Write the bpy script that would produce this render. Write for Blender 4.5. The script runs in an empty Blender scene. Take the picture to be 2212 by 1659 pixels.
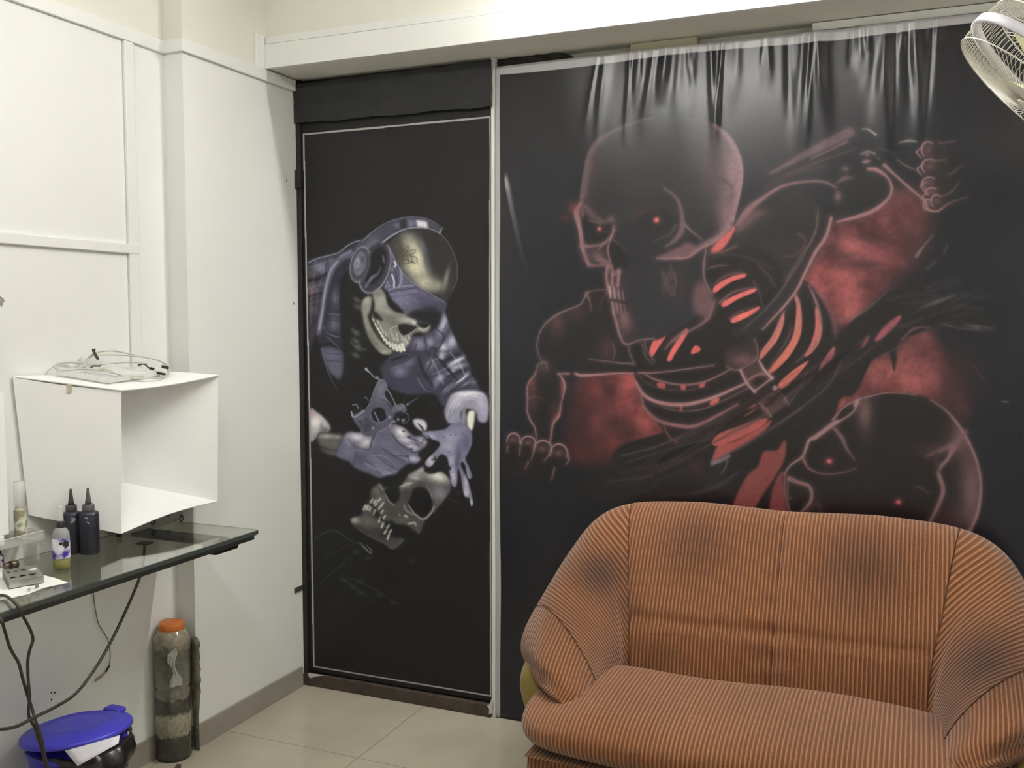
import bpy, bmesh, math, random
import numpy as np
from mathutils import Vector, Matrix
random.seed(4)
S = bpy.context.scene
COL = S.collection
# ---------------------------------------------------------------- camera (photograph taken as 2212 x 1659)
F, CX, CY = 2080., 1106., 829.5
_p = math.atan((CY-686.)/F)
_up = np.array([0, -math.cos(_p), -math.sin(_p)])
_Y = np.array([1990.-CX, 686.-CY, F]); _Y -= _up*(_Y@_up); _Y /= np.linalg.norm(_Y)
R = np.array([np.cross(_Y, _up), _Y, _up])
CAM = np.array([2.291, -3.228, 1.5])
def ray(px, py): return R@np.array([px-CX, py-CY, F])
def onx(px, py, x): d = ray(px, py); return Vector(CAM+d*(x-CAM[0])/d[0])
def ony(px, py, y): d = ray(px, py); return Vector(CAM+d*(y-CAM[1])/d[1])
def onz(px, py, z): d = ray(px, py); return Vector(CAM+d*(z-CAM[2])/d[2])
cd = bpy.data.cameras.new('camera'); co = bpy.data.objects.new('camera', cd); COL.objects.link(co)
cd.sensor_width = 36.; cd.lens = F/2212*36; cd.clip_start = .02
M4 = Matrix(((R[0][0], -R[0][1], -R[0][2], CAM[0]), (R[1][0], -R[1][1], -R[1][2], CAM[1]), (R[2][0], -R[2][1], -R[2][2], CAM[2]), (0, 0, 0, 1)))
co.matrix_world = M4; S.camera = co
# ---------------------------------------------------------------- world, exposure, tube lights
w = bpy.data.worlds.new('world'); S.world = w; w.use_nodes = True
w.node_tree.nodes['Background'].inputs[0].default_value = (.9, .93, 1, 1); w.node_tree.nodes['Background'].inputs[1].default_value = .15
S.view_settings.view_transform = 'Standard'; S.view_settings.look = 'None'
S.view_settings.exposure = 0.0; S.view_settings.gamma = 1; S.view_settings.use_curve_mapping = False
TUBES = [  # name, centre, axis angle, length, emission strength, label
    ('tube_light', (1.72, -.275, 2.68), 0., 1.15, 285., 'white fluorescent batten on the bulkhead above the large skull banner'),
    ('tube_light', (1.20, -2.3, 2.80), 0., 1.15, 155., 'unseen white fluorescent batten added on the ceiling for fill and banner sheen')]  # out-of-view second tube, added as fill and for the sheen on the banner

# ---------------------------------------------------------------- helpers
def tag(o, label=None, cat=None, group=None, kind=None):
    if label: o['label'] = label
    if cat: o['category'] = cat
    if group: o['group'] = group
    if kind: o['kind'] = kind
    return o
def empty(name, loc=(0, 0, 0), label=None, cat=None, group=None):
    o = bpy.data.objects.new(name, None); COL.objects.link(o); o.location = loc; o.empty_display_size = .05
    return tag(o, label, cat, group)
def link(name, me, m=None, parent=None, smooth=True, bevel=0, auto=None):
    o = bpy.data.objects.new(name, me); COL.objects.link(o)
    if m: me.materials.append(m)
    if parent:
        o.parent = parent; o.matrix_parent_inverse = Matrix.Identity(4)
        o.location = -parent.location if parent.type == 'EMPTY' else (0, 0, 0)
    if smooth:
        me.polygons.foreach_set('use_smooth', [True]*len(me.polygons))
    if bevel:
        b = o.modifiers.new('b', 'BEVEL'); b.width = bevel; b.segments = 3; b.limit_method = 'ANGLE'; b.angle_limit = math.radians(35)
        b.harden_normals = False
    return o
class MB:
    """collects pieces of ONE mesh, in world coordinates"""
    def __init__(s): s.v = []; s.f = []
    def add(s, v, f):
        n = len(s.v); s.v += [tuple(q) for q in v]; s.f += [tuple(i+n for i in q) for q in f]; return s
    def box(s, a, b, mat=None):
        x0, y0, z0 = a; x1, y1, z1 = b
        v = [Vector(q) for q in [(x0, y0, z0), (x1, y0, z0), (x1, y1, z0), (x0, y1, z0), (x0, y0, z1), (x1, y0, z1), (x1, y1, z1), (x0, y1, z1)]]
        if mat: v = [mat@q for q in v]
        return s.add(v, [(0, 3, 2, 1), (4, 5, 6, 7), (0, 1, 5, 4), (1, 2, 6, 5), (2, 3, 7, 6), (3, 0, 4, 7)])
    def quadbox(s, q, th):
        """thin board from 4 corners, thickness along its normal"""
        q = [Vector(a) for a in q]; n = (q[1]-q[0]).cross(q[3]-q[0]).normalized()*th
        return s.add(q+[a+n for a in q], [(0, 3, 2, 1), (4, 5, 6, 7), (0, 1, 5, 4), (1, 2, 6, 5), (2, 3, 7, 6), (3, 0, 4, 7)])
    def lathe(s, prof, c=(0, 0, 0), n=32, mat=None, cap=True, sx=1, sy=1):
        v = []; f = []
        for r, z in prof:
            for k in range(n):
                a = 2*math.pi*k/n; v.append(Vector((r*math.cos(a)*sx, r*math.sin(a)*sy, z)))
        for i in range(len(prof)-1):
            for k in range(n):
                f.append((i*n+k, i*n+(k+1) % n, (i+1)*n+(k+1) % n, (i+1)*n+k))
        if cap: f.append(tuple(range(n-1, -1, -1))); f.append(tuple((len(prof)-1)*n+k for k in range(n)))
        c = Vector(c); v = [(mat@q if mat else q)+c for q in v]
        return s.add(v, f)
    def tube(s, pts, r, n=8, closed=False, sub=0):
        p = [Vector(q) for q in pts]
        if sub: p = cr(p, closed, sub)
        m = len(p); v = []; f = []; up = None
        for i in range(m):
            a = p[i-1] if (i > 0 or closed) else p[i]; b = p[(i+1) % m] if (i < m-1 or closed) else p[i]
            t = (b-a).normalized()
            if up is None: up = t.orthogonal().normalized()
            up = (up-t*up.dot(t)).normalized(); w = t.cross(up)
            rr = r[i] if not np.isscalar(r) else r
            for k in range(n):
                q = 2*math.pi*k/n; v.append(p[i]+(up*math.cos(q)+w*math.sin(q))*rr)
        for i in range(m if closed else m-1):
            j = (i+1) % m
            for k in range(n): f.append((i*n+k, i*n+(k+1) % n, j*n+(k+1) % n, j*n+k))
        if not closed: f.append(tuple(range(n-1, -1, -1))); f.append(tuple((m-1)*n+k for k in range(n)))
        return s.add(v, f)
    def build(s, name, m, parent=None, smooth=False, bevel=0):
        me = bpy.data.meshes.new(name); me.from_pydata(s.v, [], s.f); me.update()
        return link(name, me, m, parent, smooth, bevel)
def cr(p, closed=False, n=6):
    m = len(p); out = []
    for i in range(m if closed else m-1):
        if closed: a, b, c, d = p[i-1], p[i], p[(i+1) % m], p[(i+2) % m]
        else: b, c = p[i], p[i+1]; a = p[i-1] if i else b*2-c; d = p[i+2] if i+2 < m else c*2-b
        for k in range(n):
            t = k/n; out.append(.5*(2*b+(c-a)*t+(2*a-5*b+4*c-d)*t*t+(3*b-a-3*c+d)*t**3))
    if not closed: out.append(p[-1].copy())
    return out
# ---------------------------------------------------------------- materials
def srgb(r, g, b, k=1.):
    return tuple((((c/255)/12.92 if c/255 <= .04045 else ((c/255+.055)/1.055)**2.4)*k) for c in (r, g, b))+(1.,)
def mat(name, col, rough=.5, metal=0., spec=.5, trans=0., ior=1.45, noise=0., nscale=8., bump=0., bscale=60., coat=0., alpha=1., sheen=0., emit=None, estr=0.):
    m = bpy.data.materials.new(name); m.use_nodes = True; N = m.node_tree.nodes; Lk = m.node_tree.links; b = N['Principled BSDF']
    b.inputs['Base Color'].default_value = col; b.inputs['Roughness'].default_value = rough; b.inputs['Metallic'].default_value = metal
    b.inputs['Specular IOR Level'].default_value = spec; b.inputs['Transmission Weight'].default_value = trans; b.inputs['IOR'].default_value = ior
    b.inputs['Coat Weight'].default_value = coat; b.inputs['Alpha'].default_value = alpha; b.inputs['Sheen Weight'].default_value = sheen
    if emit: b.inputs['Emission Color'].default_value = emit; b.inputs['Emission Strength'].default_value = estr
    tc = N.new('ShaderNodeTexCoord')
    if noise:
        nt = N.new('ShaderNodeTexNoise'); nt.inputs['Scale'].default_value = nscale; nt.inputs['Detail'].default_value = 5; Lk.new(tc.outputs['Object'], nt.inputs['Vector'])
        mr = N.new('ShaderNodeMapRange'); mr.inputs[1].default_value = .3; mr.inputs[2].default_value = .7; mr.inputs[3].default_value = 1-noise; mr.inputs[4].default_value = 1+noise*.5
        Lk.new(nt.outputs['Fac'], mr.inputs[0])
        mx = N.new('ShaderNodeMix'); mx.data_type = 'RGBA'; mx.blend_type = 'MULTIPLY'; mx.inputs[0].default_value = 1
        mx.inputs[6].default_value = col; Lk.new(mr.outputs[0], mx.inputs[7]); Lk.new(mx.outputs[2], b.inputs['Base Color'])
    if bump:
        n2 = N.new('ShaderNodeTexNoise'); n2.inputs['Scale'].default_value = bscale; n2.inputs['Detail'].default_value = 4; Lk.new(tc.outputs['Object'], n2.inputs['Vector'])
        bp = N.new('ShaderNodeBump'); bp.inputs['Strength'].default_value = bump; bp.inputs['Distance'].default_value = .004
        Lk.new(n2.outputs['Fac'], bp.inputs['Height']); Lk.new(bp.outputs[0], b.inputs['Normal'])
    return m
WALLC = (.82, .825, .80, 1)
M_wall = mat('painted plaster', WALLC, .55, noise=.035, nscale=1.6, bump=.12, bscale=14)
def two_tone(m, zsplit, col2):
    """yellower, darker base colour above the moulding"""
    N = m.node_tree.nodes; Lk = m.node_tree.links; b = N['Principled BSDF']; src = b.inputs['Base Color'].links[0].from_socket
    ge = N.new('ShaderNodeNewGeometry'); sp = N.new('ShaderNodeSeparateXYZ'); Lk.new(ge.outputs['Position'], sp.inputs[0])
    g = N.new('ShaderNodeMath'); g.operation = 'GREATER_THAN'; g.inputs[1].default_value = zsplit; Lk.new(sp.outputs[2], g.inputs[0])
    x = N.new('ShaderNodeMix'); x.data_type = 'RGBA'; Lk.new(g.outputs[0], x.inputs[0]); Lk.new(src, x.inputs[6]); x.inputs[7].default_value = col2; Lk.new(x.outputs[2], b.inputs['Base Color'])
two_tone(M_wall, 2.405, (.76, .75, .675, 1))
M_trim = mat('painted wood trim', (.81, .815, .785, 1), .45, noise=.03, nscale=3)
M_ceil = mat('ceiling paint', (.80, .79, .73, 1), .7, noise=.02)
M_base = mat('skirting tile', srgb(158, 152, 142, .9), .35, noise=.12, nscale=9)
M_black = mat('black plastic', (.018, .018, .018, 1), .4, bump=.05)
M_blackcloth = mat('black cloth', (.016, .016, .017, 1), .6, noise=.3, nscale=14, bump=.3, bscale=160)
M_white = mat('white card', (.91, .91, .90, 1), .6, noise=.02)
M_xx = mat('clear acrylic', (.97, .97, .93, 1), .06, trans=1., ior=1.3, noise=.01)
M_chrome = mat('brushed steel', (.50, .49, .47, 1), .36, metal=1., noise=.15, nscale=40)
def flakes(name, c0, c1, scale, lo=.45, hi=.6, rough=.4, vec=(1, 1, 1), spec=.5, c2=None):
    m = mat(name, c0, rough, spec=spec); N = m.node_tree.nodes; Lk = m.node_tree.links; b = N['Principled BSDF']
    tc = N.new('ShaderNodeTexCoord'); mp = N.new('ShaderNodeMapping'); mp.inputs['Scale'].default_value = vec; Lk.new(tc.outputs['Object'], mp.inputs['Vector'])
    nt = N.new('ShaderNodeTexNoise'); nt.inputs['Scale'].default_value = scale; nt.inputs['Detail'].default_value = 4; Lk.new(mp.outputs[0], nt.inputs['Vector'])
    r = N.new('ShaderNodeValToRGB'); e = r.color_ramp.elements; e[0].position = lo; e[0].color = c0; e[1].position = hi; e[1].color = c1
    if c2: q = r.color_ramp.elements.new(min(.99, hi+.12)); q.color = c2
    Lk.new(nt.outputs['Fac'], r.inputs['Fac']); Lk.new(r.outputs['Color'], b.inputs['Base Color'])
    return m
# ---------------------------------------------------------------- the room
H, XR, YF = 2.87, 2.86, -4.7; PD = -.08; PY = -.64         # ceiling, right wall, near wall, recess of the left wall, step
m = mat('floor tile', srgb(178, 168, 146), .16, spec=.5); N = m.node_tree.nodes; Lk = m.node_tree.links; b = N['Principled BSDF']
ge = N.new('ShaderNodeNewGeometry'); sp = N.new('ShaderNodeSeparateXYZ'); Lk.new(ge.outputs['Position'], sp.inputs[0])
def grid_line(out, off):
    a = N.new('ShaderNodeMath'); a.operation = 'SUBTRACT'; a.inputs[1].default_value = off; Lk.new(out, a.inputs[0])
    c = N.new('ShaderNodeMath'); c.operation = 'PINGPONG'; c.inputs[1].default_value = .3; Lk.new(a.outputs[0], c.inputs[0])
    l = N.new('ShaderNodeMath'); l.operation = 'LESS_THAN'; l.inputs[1].default_value = .0014; Lk.new(c.outputs[0], l.inputs[0]); return l
gx, gy = grid_line(sp.outputs[0], .56), grid_line(sp.outputs[1], -.495)
mxx = N.new('ShaderNodeMath'); mxx.operation = 'MAXIMUM'; Lk.new(gx.outputs[0], mxx.inputs[0]); Lk.new(gy.outputs[0], mxx.inputs[1])
nt = N.new('ShaderNodeTexNoise'); nt.inputs['Scale'].default_value = 2.2; nt.inputs['Detail'].default_value = 6; Lk.new(ge.outputs['Position'], nt.inputs['Vector'])
rp = N.new('ShaderNodeValToRGB'); rp.color_ramp.elements[0].position = .35; rp.color_ramp.elements[0].color = srgb(168, 160, 142); rp.color_ramp.elements[1].position = .65; rp.color_ramp.elements[1].color = srgb(182, 175, 157); Lk.new(nt.outputs['Fac'], rp.inputs[0])
mx = N.new('ShaderNodeMix'); mx.data_type = 'RGBA'; Lk.new(mxx.outputs[0], mx.inputs[0]); Lk.new(rp.outputs[0], mx.inputs[6]); mx.inputs[7].default_value = srgb(128, 118, 100); Lk.new(mx.outputs[2], b.inputs['Base Color'])
M_floor = m
tag(MB().box((PD-.1, YF-.1, -.1), (XR+.1, .2, 0)).build('floor', M_floor), kind='structure')
tag(MB().box((PD-.1, YF-.1, H), (XR+.1, .2, H+.1)).build('ceiling', M_ceil), kind='structure')
# left wall with the step near the corner, one solid
pl = [(-.25, YF-.1), (PD, YF-.1), (PD, PY), (0, PY), (0, .2), (-.25, .2)]
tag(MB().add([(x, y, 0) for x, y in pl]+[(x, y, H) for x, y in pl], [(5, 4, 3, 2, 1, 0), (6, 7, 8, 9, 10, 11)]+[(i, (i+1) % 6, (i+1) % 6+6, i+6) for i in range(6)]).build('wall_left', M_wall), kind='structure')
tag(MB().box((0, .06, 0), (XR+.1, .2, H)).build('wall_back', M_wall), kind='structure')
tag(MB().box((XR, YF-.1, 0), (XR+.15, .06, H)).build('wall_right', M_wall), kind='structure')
tag(MB().box((PD, YF-.1, 0), (XR, YF, H)).build('wall_front', M_wall), kind='structure')
# bulkhead over the banners with its fascia
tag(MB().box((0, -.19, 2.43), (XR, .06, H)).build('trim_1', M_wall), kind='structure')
tag(MB().box((0, -.212, 2.427), (XR, -.19, 2.515)).build('trim_2', M_trim, bevel=.002), kind='structure')
tag(MB().box((0, -.207, 2.517), (XR, -.19, 2.545)).build('trim_3', M_trim, bevel=.002), kind='structure')
tag(MB().box((0, -.262, 2.40), (.012, -.213, 2.545)).build('trim_4', M_trim, bevel=.002), kind='structure')
# mouldings of the left wall (they follow the step)
def molding(name, z0, z1, t, yend=-.022):
    p = [(PD, YF), (PD+t, YF), (PD+t, PY-t), (t, PY-t), (t, yend), (0, yend), (0, PY), (PD, PY)]
    n = len(p)
    o = MB().add([(x, y, z0) for x, y in p]+[(x, y, z1) for x, y in p], [tuple(range(n-1, -1, -1)), tuple(range(n, 2*n))]+[(i, (i+1) % n, (i+1) % n+n, i+n) for i in range(n)])
    return tag(o.build(name, M_trim, bevel=.002), kind='structure')
molding('trim_5', 2.383, 2.425, .014)
tag(MB().box((PD, -.825, .82), (PD+.012, -.785, 2.383)).build('trim_6', M_trim, bevel=.003), kind='structure')
tag(MB().box((PD, YF, 1.706), (PD+.014, -.785, 1.738)).build('trim_7', M_trim, bevel=.003), kind='structure')
# skirting
p = [(PD, YF), (PD+.01, YF), (PD+.01, PY-.001), (PD, PY-.001)]
tag(MB().box((PD, YF, 0), (PD+.01, PY, .08)).box((PD, PY-.01, 0), (-.001, PY, .08)).build('baseboard_left', M_base), kind='structure')
tag(MB().box((0, PY-.006, 0), (.011, -.03, .082)).build('baseboard_corner', M_base, bevel=.001), kind='structure')
# wall marks: scuffs and screw holes on the plaster
M_mark = mat('grey scuff', srgb(150, 148, 136), .7, noise=.4, nscale=80)
def scuff(name, pts, r, lab):
    mb = MB()
    for (x, y) in pts:
        c = onx(x, y, 0 if x > 380 else PD); n = 9; rr = r*(.6+random.random()*.8)
        mb.add([c+Vector((.0008, 0, 0))]+[c+Vector((.0008, rr*math.cos(k/n*6.283)*(.6+random.random()*.6), rr*1.4*math.sin(k/n*6.283)*(.6+random.random()*.6))) for k in range(n)], [(0, k+1, (k+1) % n+1) for k in range(n)])
    return tag(mb.build(name, M_mark), lab, 'mark')
scuff('paint_scuff', [(619, 390)], .006, 'small grey scuff on the white wall near the upper door hinge')
scuff('paint_scuff', [(634, 655)], .007, 'small grey scuff on the white wall beside the middle of the door')
scuff('paint_scuff', [(2, 650)], .008, 'grey smudge on the white wall panel at the left edge of the view')
M_hole = mat('dark hole', (.03, .03, .03, 1), .8)
for x, y, lb in [(111, 1496, 'left of the upper pair'), (118, 1496, 'right of the upper pair'), (111, 1511, 'the lone lower one')]:
    c = onx(x, y, PD); mb = MB(); mb.lathe([(.0028, 0), (.0028, .0012)], c, 10, Matrix.Rotation(math.pi/2, 4, 'Y').to_3x3())
    tag(mb.build('screw_hole', M_hole), 'tiny dark screw hole in the wall above the blue bin, '+lb, 'hole', 'screw holes in the wall')

# ---------------------------------------------------------------- tube lights
M_tube = mat('lit tube', (1, 1, 1, 1), .3, emit=(1., .985, .95, 1), estr=1.)
for nm, c, ang, Ln, st, lab in TUBES:
    mt = M_tube.copy(); mt.node_tree.nodes['Principled BSDF'].inputs['Emission Strength'].default_value = st
    t = empty(nm, c, lab, 'lamp'); c = Vector(c); wallside = c.z < 2.75
    if wallside: MB().box((c.x-Ln/2, -.19, c.z-.03), (c.x+Ln/2, -.235, c.z+.03)).build('batten_body', M_trim, t, bevel=.004)
    else: MB().box((c.x-Ln/2, c.y-.03, c.z+.035), (c.x+Ln/2, c.y+.03, H-.001)).build('batten_body', M_trim, t, bevel=.004)
    MB().tube([c-Vector((Ln/2-.03, 0, 0)), c+Vector((Ln/2-.03, 0, 0))], .014, 16).build('tube', mt, t, True)
    for sg in (-1, 1):
        e = c+Vector((sg*(Ln/2-.02), 0, 0))
        if wallside: MB().box((e.x-.012, c.y-.018, e.z-.02), (e.x+.012, -.235, e.z+.02)).build('lamp_holder', M_trim, t, bevel=.003)
        else: MB().box((e.x-.012, e.y-.018, e.z-.018), (e.x+.012, e.y+.018, c.z+.04)).build('lamp_holder', M_trim, t, bevel=.003)
# ---------------------------------------------------------------- door
M_door = mat('black laminate door', (.014, .013, .013, 1), .35, noise=.3, nscale=5, bump=.05)
M_thr = mat('dark wood threshold', srgb(74, 64, 58, .9), .55, noise=.35, nscale=18, bump=.3, bscale=50)
dr = empty('door_1', (.42, .02, 0)); dr['kind'] = 'structure'
MB().box((.004, .0, .052), (.852, .045, 2.30)).build('door_leaf', M_door, dr, bevel=.003)
MB().box((.0, -.012, 0), (.022, .06, 2.43)).build('door_frame', M_door, dr, bevel=.002)
MB().box((.842, -.006, 0), (.857, .06, 2.43)).build('door_frame', M_trim, dr, bevel=.002)
MB().box((.006, .012, 2.30), (.85, .06, 2.43)).build('door_transom', M_door, dr)
MB().box((.0, -.018, 0), (.842, .05, .05)).build('threshold', M_thr, dr, bevel=.004)
hg = MB(); h0 = ony(645, 386, -.02); hg.box((.001, -.022, h0.z-.035), (.026, -.012, h0.z+.03)); hg.tube([(.006, -.022, h0.z-.038), (.006, -.022, h0.z+.033)], .005, 10); hg.build('hinge', mat('dark hinge', (.03, .027, .025, 1), .5, metal=.4), dr)
lp = onx(648, 1270, .004)
MB().box((.0005, lp.y-.035, lp.z-.012), (.007, lp.y+.018, lp.z+.008), ).build('latch_strap', mat('dark strap', (.05, .05, .04, 1), .6), dr, bevel=.002)
# ---------------------------------------------------------------- printed artwork (numpy paint, used as colour attribute)
AX0, AY0, AW, AH = 600, 40, 1640, 1560          # window of drawing coordinates
class Paint:
    def __init__(s, bg):
        s.im = np.empty((AH, AW, 3), np.float32); s.im[:] = np.array(bg, np.float32)
        s.T = (0., 0., 1.); s.mask = None
    def z(s, x0, y0, k): s.T = (x0-AX0, y0-AY0, k); s.mask = None
    def pt(s, pts):
        a = np.array(pts, float); return np.stack([s.T[0]+a[:, 0]/s.T[2], s.T[1]+a[:, 1]/s.T[2]], 1)
    @staticmethod
    def spline(p, closed=False, n=6):
        if len(p) < 3: return p
        if closed: q = np.concatenate([p[-1:], p, p[:2]])
        else: q = np.concatenate([2*p[:1]-p[1:2], p, 2*p[-1:]-p[-2:-1]])
        t = np.linspace(0, 1, n, endpoint=False)[:, None]; out = []
        for i in range(1, len(q)-2):
            a, b, c, d = q[i-1], q[i], q[i+1], q[i+2]
            out.append(.5*(2*b+(c-a)*t+(2*a-5*b+4*c-d)*t*t+(3*b-a-3*c+d)*t**3))
        r = np.concatenate(out)
        return r if closed else np.concatenate([r, q[-2:-1]])
    def box(s, p, m):
        x0 = max(0, int(p[:, 0].min()-m)); x1 = min(AW, int(p[:, 0].max()+m)+2)
        y0 = max(0, int(p[:, 1].min()-m)); y1 = min(AH, int(p[:, 1].max()+m)+2)
        return x0, x1, y0, y1
    def blend(s, b, a, col):
        x0, x1, y0, y1 = b
        if s.clip is not None: a = a*s.clip[y0:y1, x0:x1]
        v = s.im[y0:y1, x0:x1]; v += a[..., None]*(np.array(col, np.float32)-v)
    clip = None
    @staticmethod
    def blur(a, r):
        r = int(round(r))
        if r < 1: return a
        for ax in (0, 1):
            for _ in range(2):
                pad = [(0, 0), (0, 0)]; pad[ax] = (r+1, r)
                c = np.cumsum(np.pad(a, pad, mode='edge'), axis=ax)
                k = 2*r+1
                a = (c[k:]-c[:-k])/k if ax == 0 else (c[:, k:]-c[:, :-k])/k
        return a
    def poly(s, pts, col, al=1., soft=1., sharp=False, keep=False):
        p = s.pt(pts)
        if not sharp: p = s.spline(p, True)
        b = s.box(p, soft*3+2); x0, x1, y0, y1 = b
        if x1 <= x0 or y1 <= y0: return
        yy = np.arange(y0, y1)+.5; xx = np.arange(x0, x1)+.5
        m = np.zeros((y1-y0, x1-x0), np.float32)
        for (ax, ay), (bx, by) in zip(p, np.roll(p, -1, 0)):
            if ay == by: continue
            lo, hi = (ay, by) if ay < by else (by, ay)
            r = np.where((yy >= lo) & (yy < hi))[0]
            if len(r) == 0: continue
            xc = ax+(yy[r]-ay)*(bx-ax)/(by-ay)
            m[r] += np.clip(xx[None, :]-xc[:, None]+.5, 0, 1)*(1 if by > ay else -1)
        m = np.clip(np.abs(m), 0, 1)
        m = s.blur(m, soft)
        if keep: s.mask = np.zeros((AH, AW), np.float32); s.mask[y0:y1, x0:x1] = m
        if al > 0: s.blend(b, m*al, col)
    halo = 0.
    def line(s, pts, w, col, al=1., soft=1., straight=False):
        """stroke; w = width in zoom units (number or one per point)"""
        if s.halo:
            h, s.halo = s.halo, 0.
            s.line(pts, [q*1.3 for q in ([w, w] if np.isscalar(w) else w)], col, al*h, soft*2+5.5); s.halo = h
        p = s.pt(pts); n0 = len(p)
        ws = (np.full(n0, float(w)) if np.isscalar(w) else np.interp(np.linspace(0, 1, n0), np.linspace(0, 1, len(w)), w))/s.T[2]/2
        if not straight and n0 > 2:
            q = s.spline(p, False, 6); ws = np.interp(np.linspace(0, n0-1, len(q)), np.arange(n0), ws); p = q
        mw = ws.max()+soft*2
        b = s.box(p, mw+2); x0, x1, y0, y1 = b
        if x1 <= x0 or y1 <= y0: return
        A = np.zeros((y1-y0, x1-x0), np.float32)
        for i in range(len(p)-1):
            a, c = p[i], p[i+1]; bb = s.box(p[i:i+2], mw+2); u0, u1, v0, v1 = bb
            if u1 <= u0 or v1 <= v0: continue
            X, Y = np.meshgrid(np.arange(u0, u1)+.5, np.arange(v0, v1)+.5)
            d = c-a; L = d@d+1e-9
            t = np.clip(((X-a[0])*d[0]+(Y-a[1])*d[1])/L, 0, 1)
            D = np.hypot(X-a[0]-t*d[0], Y-a[1]-t*d[1]); W = ws[i]+(ws[i+1]-ws[i])*t
            al_ = np.clip((W+soft-D)/(2*soft), 0, 1)*np.clip(W*2+.2, 0, 1)
            S = A[v0-y0:v1-y0, u0-x0:u1-x0]; np.maximum(S, al_, out=S)
        A = A*A*(3-2*A)
        s.blend(b, A*al, col)
    def blob(s, cx, cy, rx, ry, col, al=1., ang=0.):
        c = s.pt([(cx, cy)]); rx = rx/s.T[2]; ry = ry/s.T[2]
        R_ = 2.2*max(rx, ry); b = s.box(c, R_); x0, x1, y0, y1 = b
        if x1 <= x0 or y1 <= y0: return
        X, Y = np.meshgrid(np.arange(x0, x1)+.5-c[0, 0], np.arange(y0, y1)+.5-c[0, 1])
        ca, sa = math.cos(math.radians(ang)), math.sin(math.radians(ang))
        U = (X*ca+Y*sa)/rx; V = (-X*sa+Y*ca)/ry
        s.blend(b, (np.exp(-(U*U+V*V)*1.3)*al).astype(np.float32), col)
    def inside(s): s.clip = s.mask
    def free(s): s.clip = None
def vnoise(h, w, cell, seed, octs=4):
    rng = np.random.RandomState(seed); out = np.zeros((h, w), np.float32); amp = 1.; tot = 0
    for o in range(octs):
        gy, gx = int(h/cell)+3, int(w/cell)+3; g = rng.rand(gy, gx).astype(np.float32)
        y = np.arange(h)/cell; x = np.arange(w)/cell; iy = y.astype(int); ix = x.astype(int)
        fy = (y-iy)[:, None]; fx = (x-ix)[None, :]; fy = fy*fy*(3-2*fy); fx = fx*fx*(3-2*fx)
        a = g[iy][:, ix]; b = g[iy][:, ix+1]; c = g[iy+1][:, ix]; d = g[iy+1][:, ix+1]
        out += amp*((a*(1-fx)+b*fx)*(1-fy)+(c*(1-fx)+d*fx)*fy); tot += amp; amp *= .55; cell = max(2., cell/2)
    return out/tot
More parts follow.
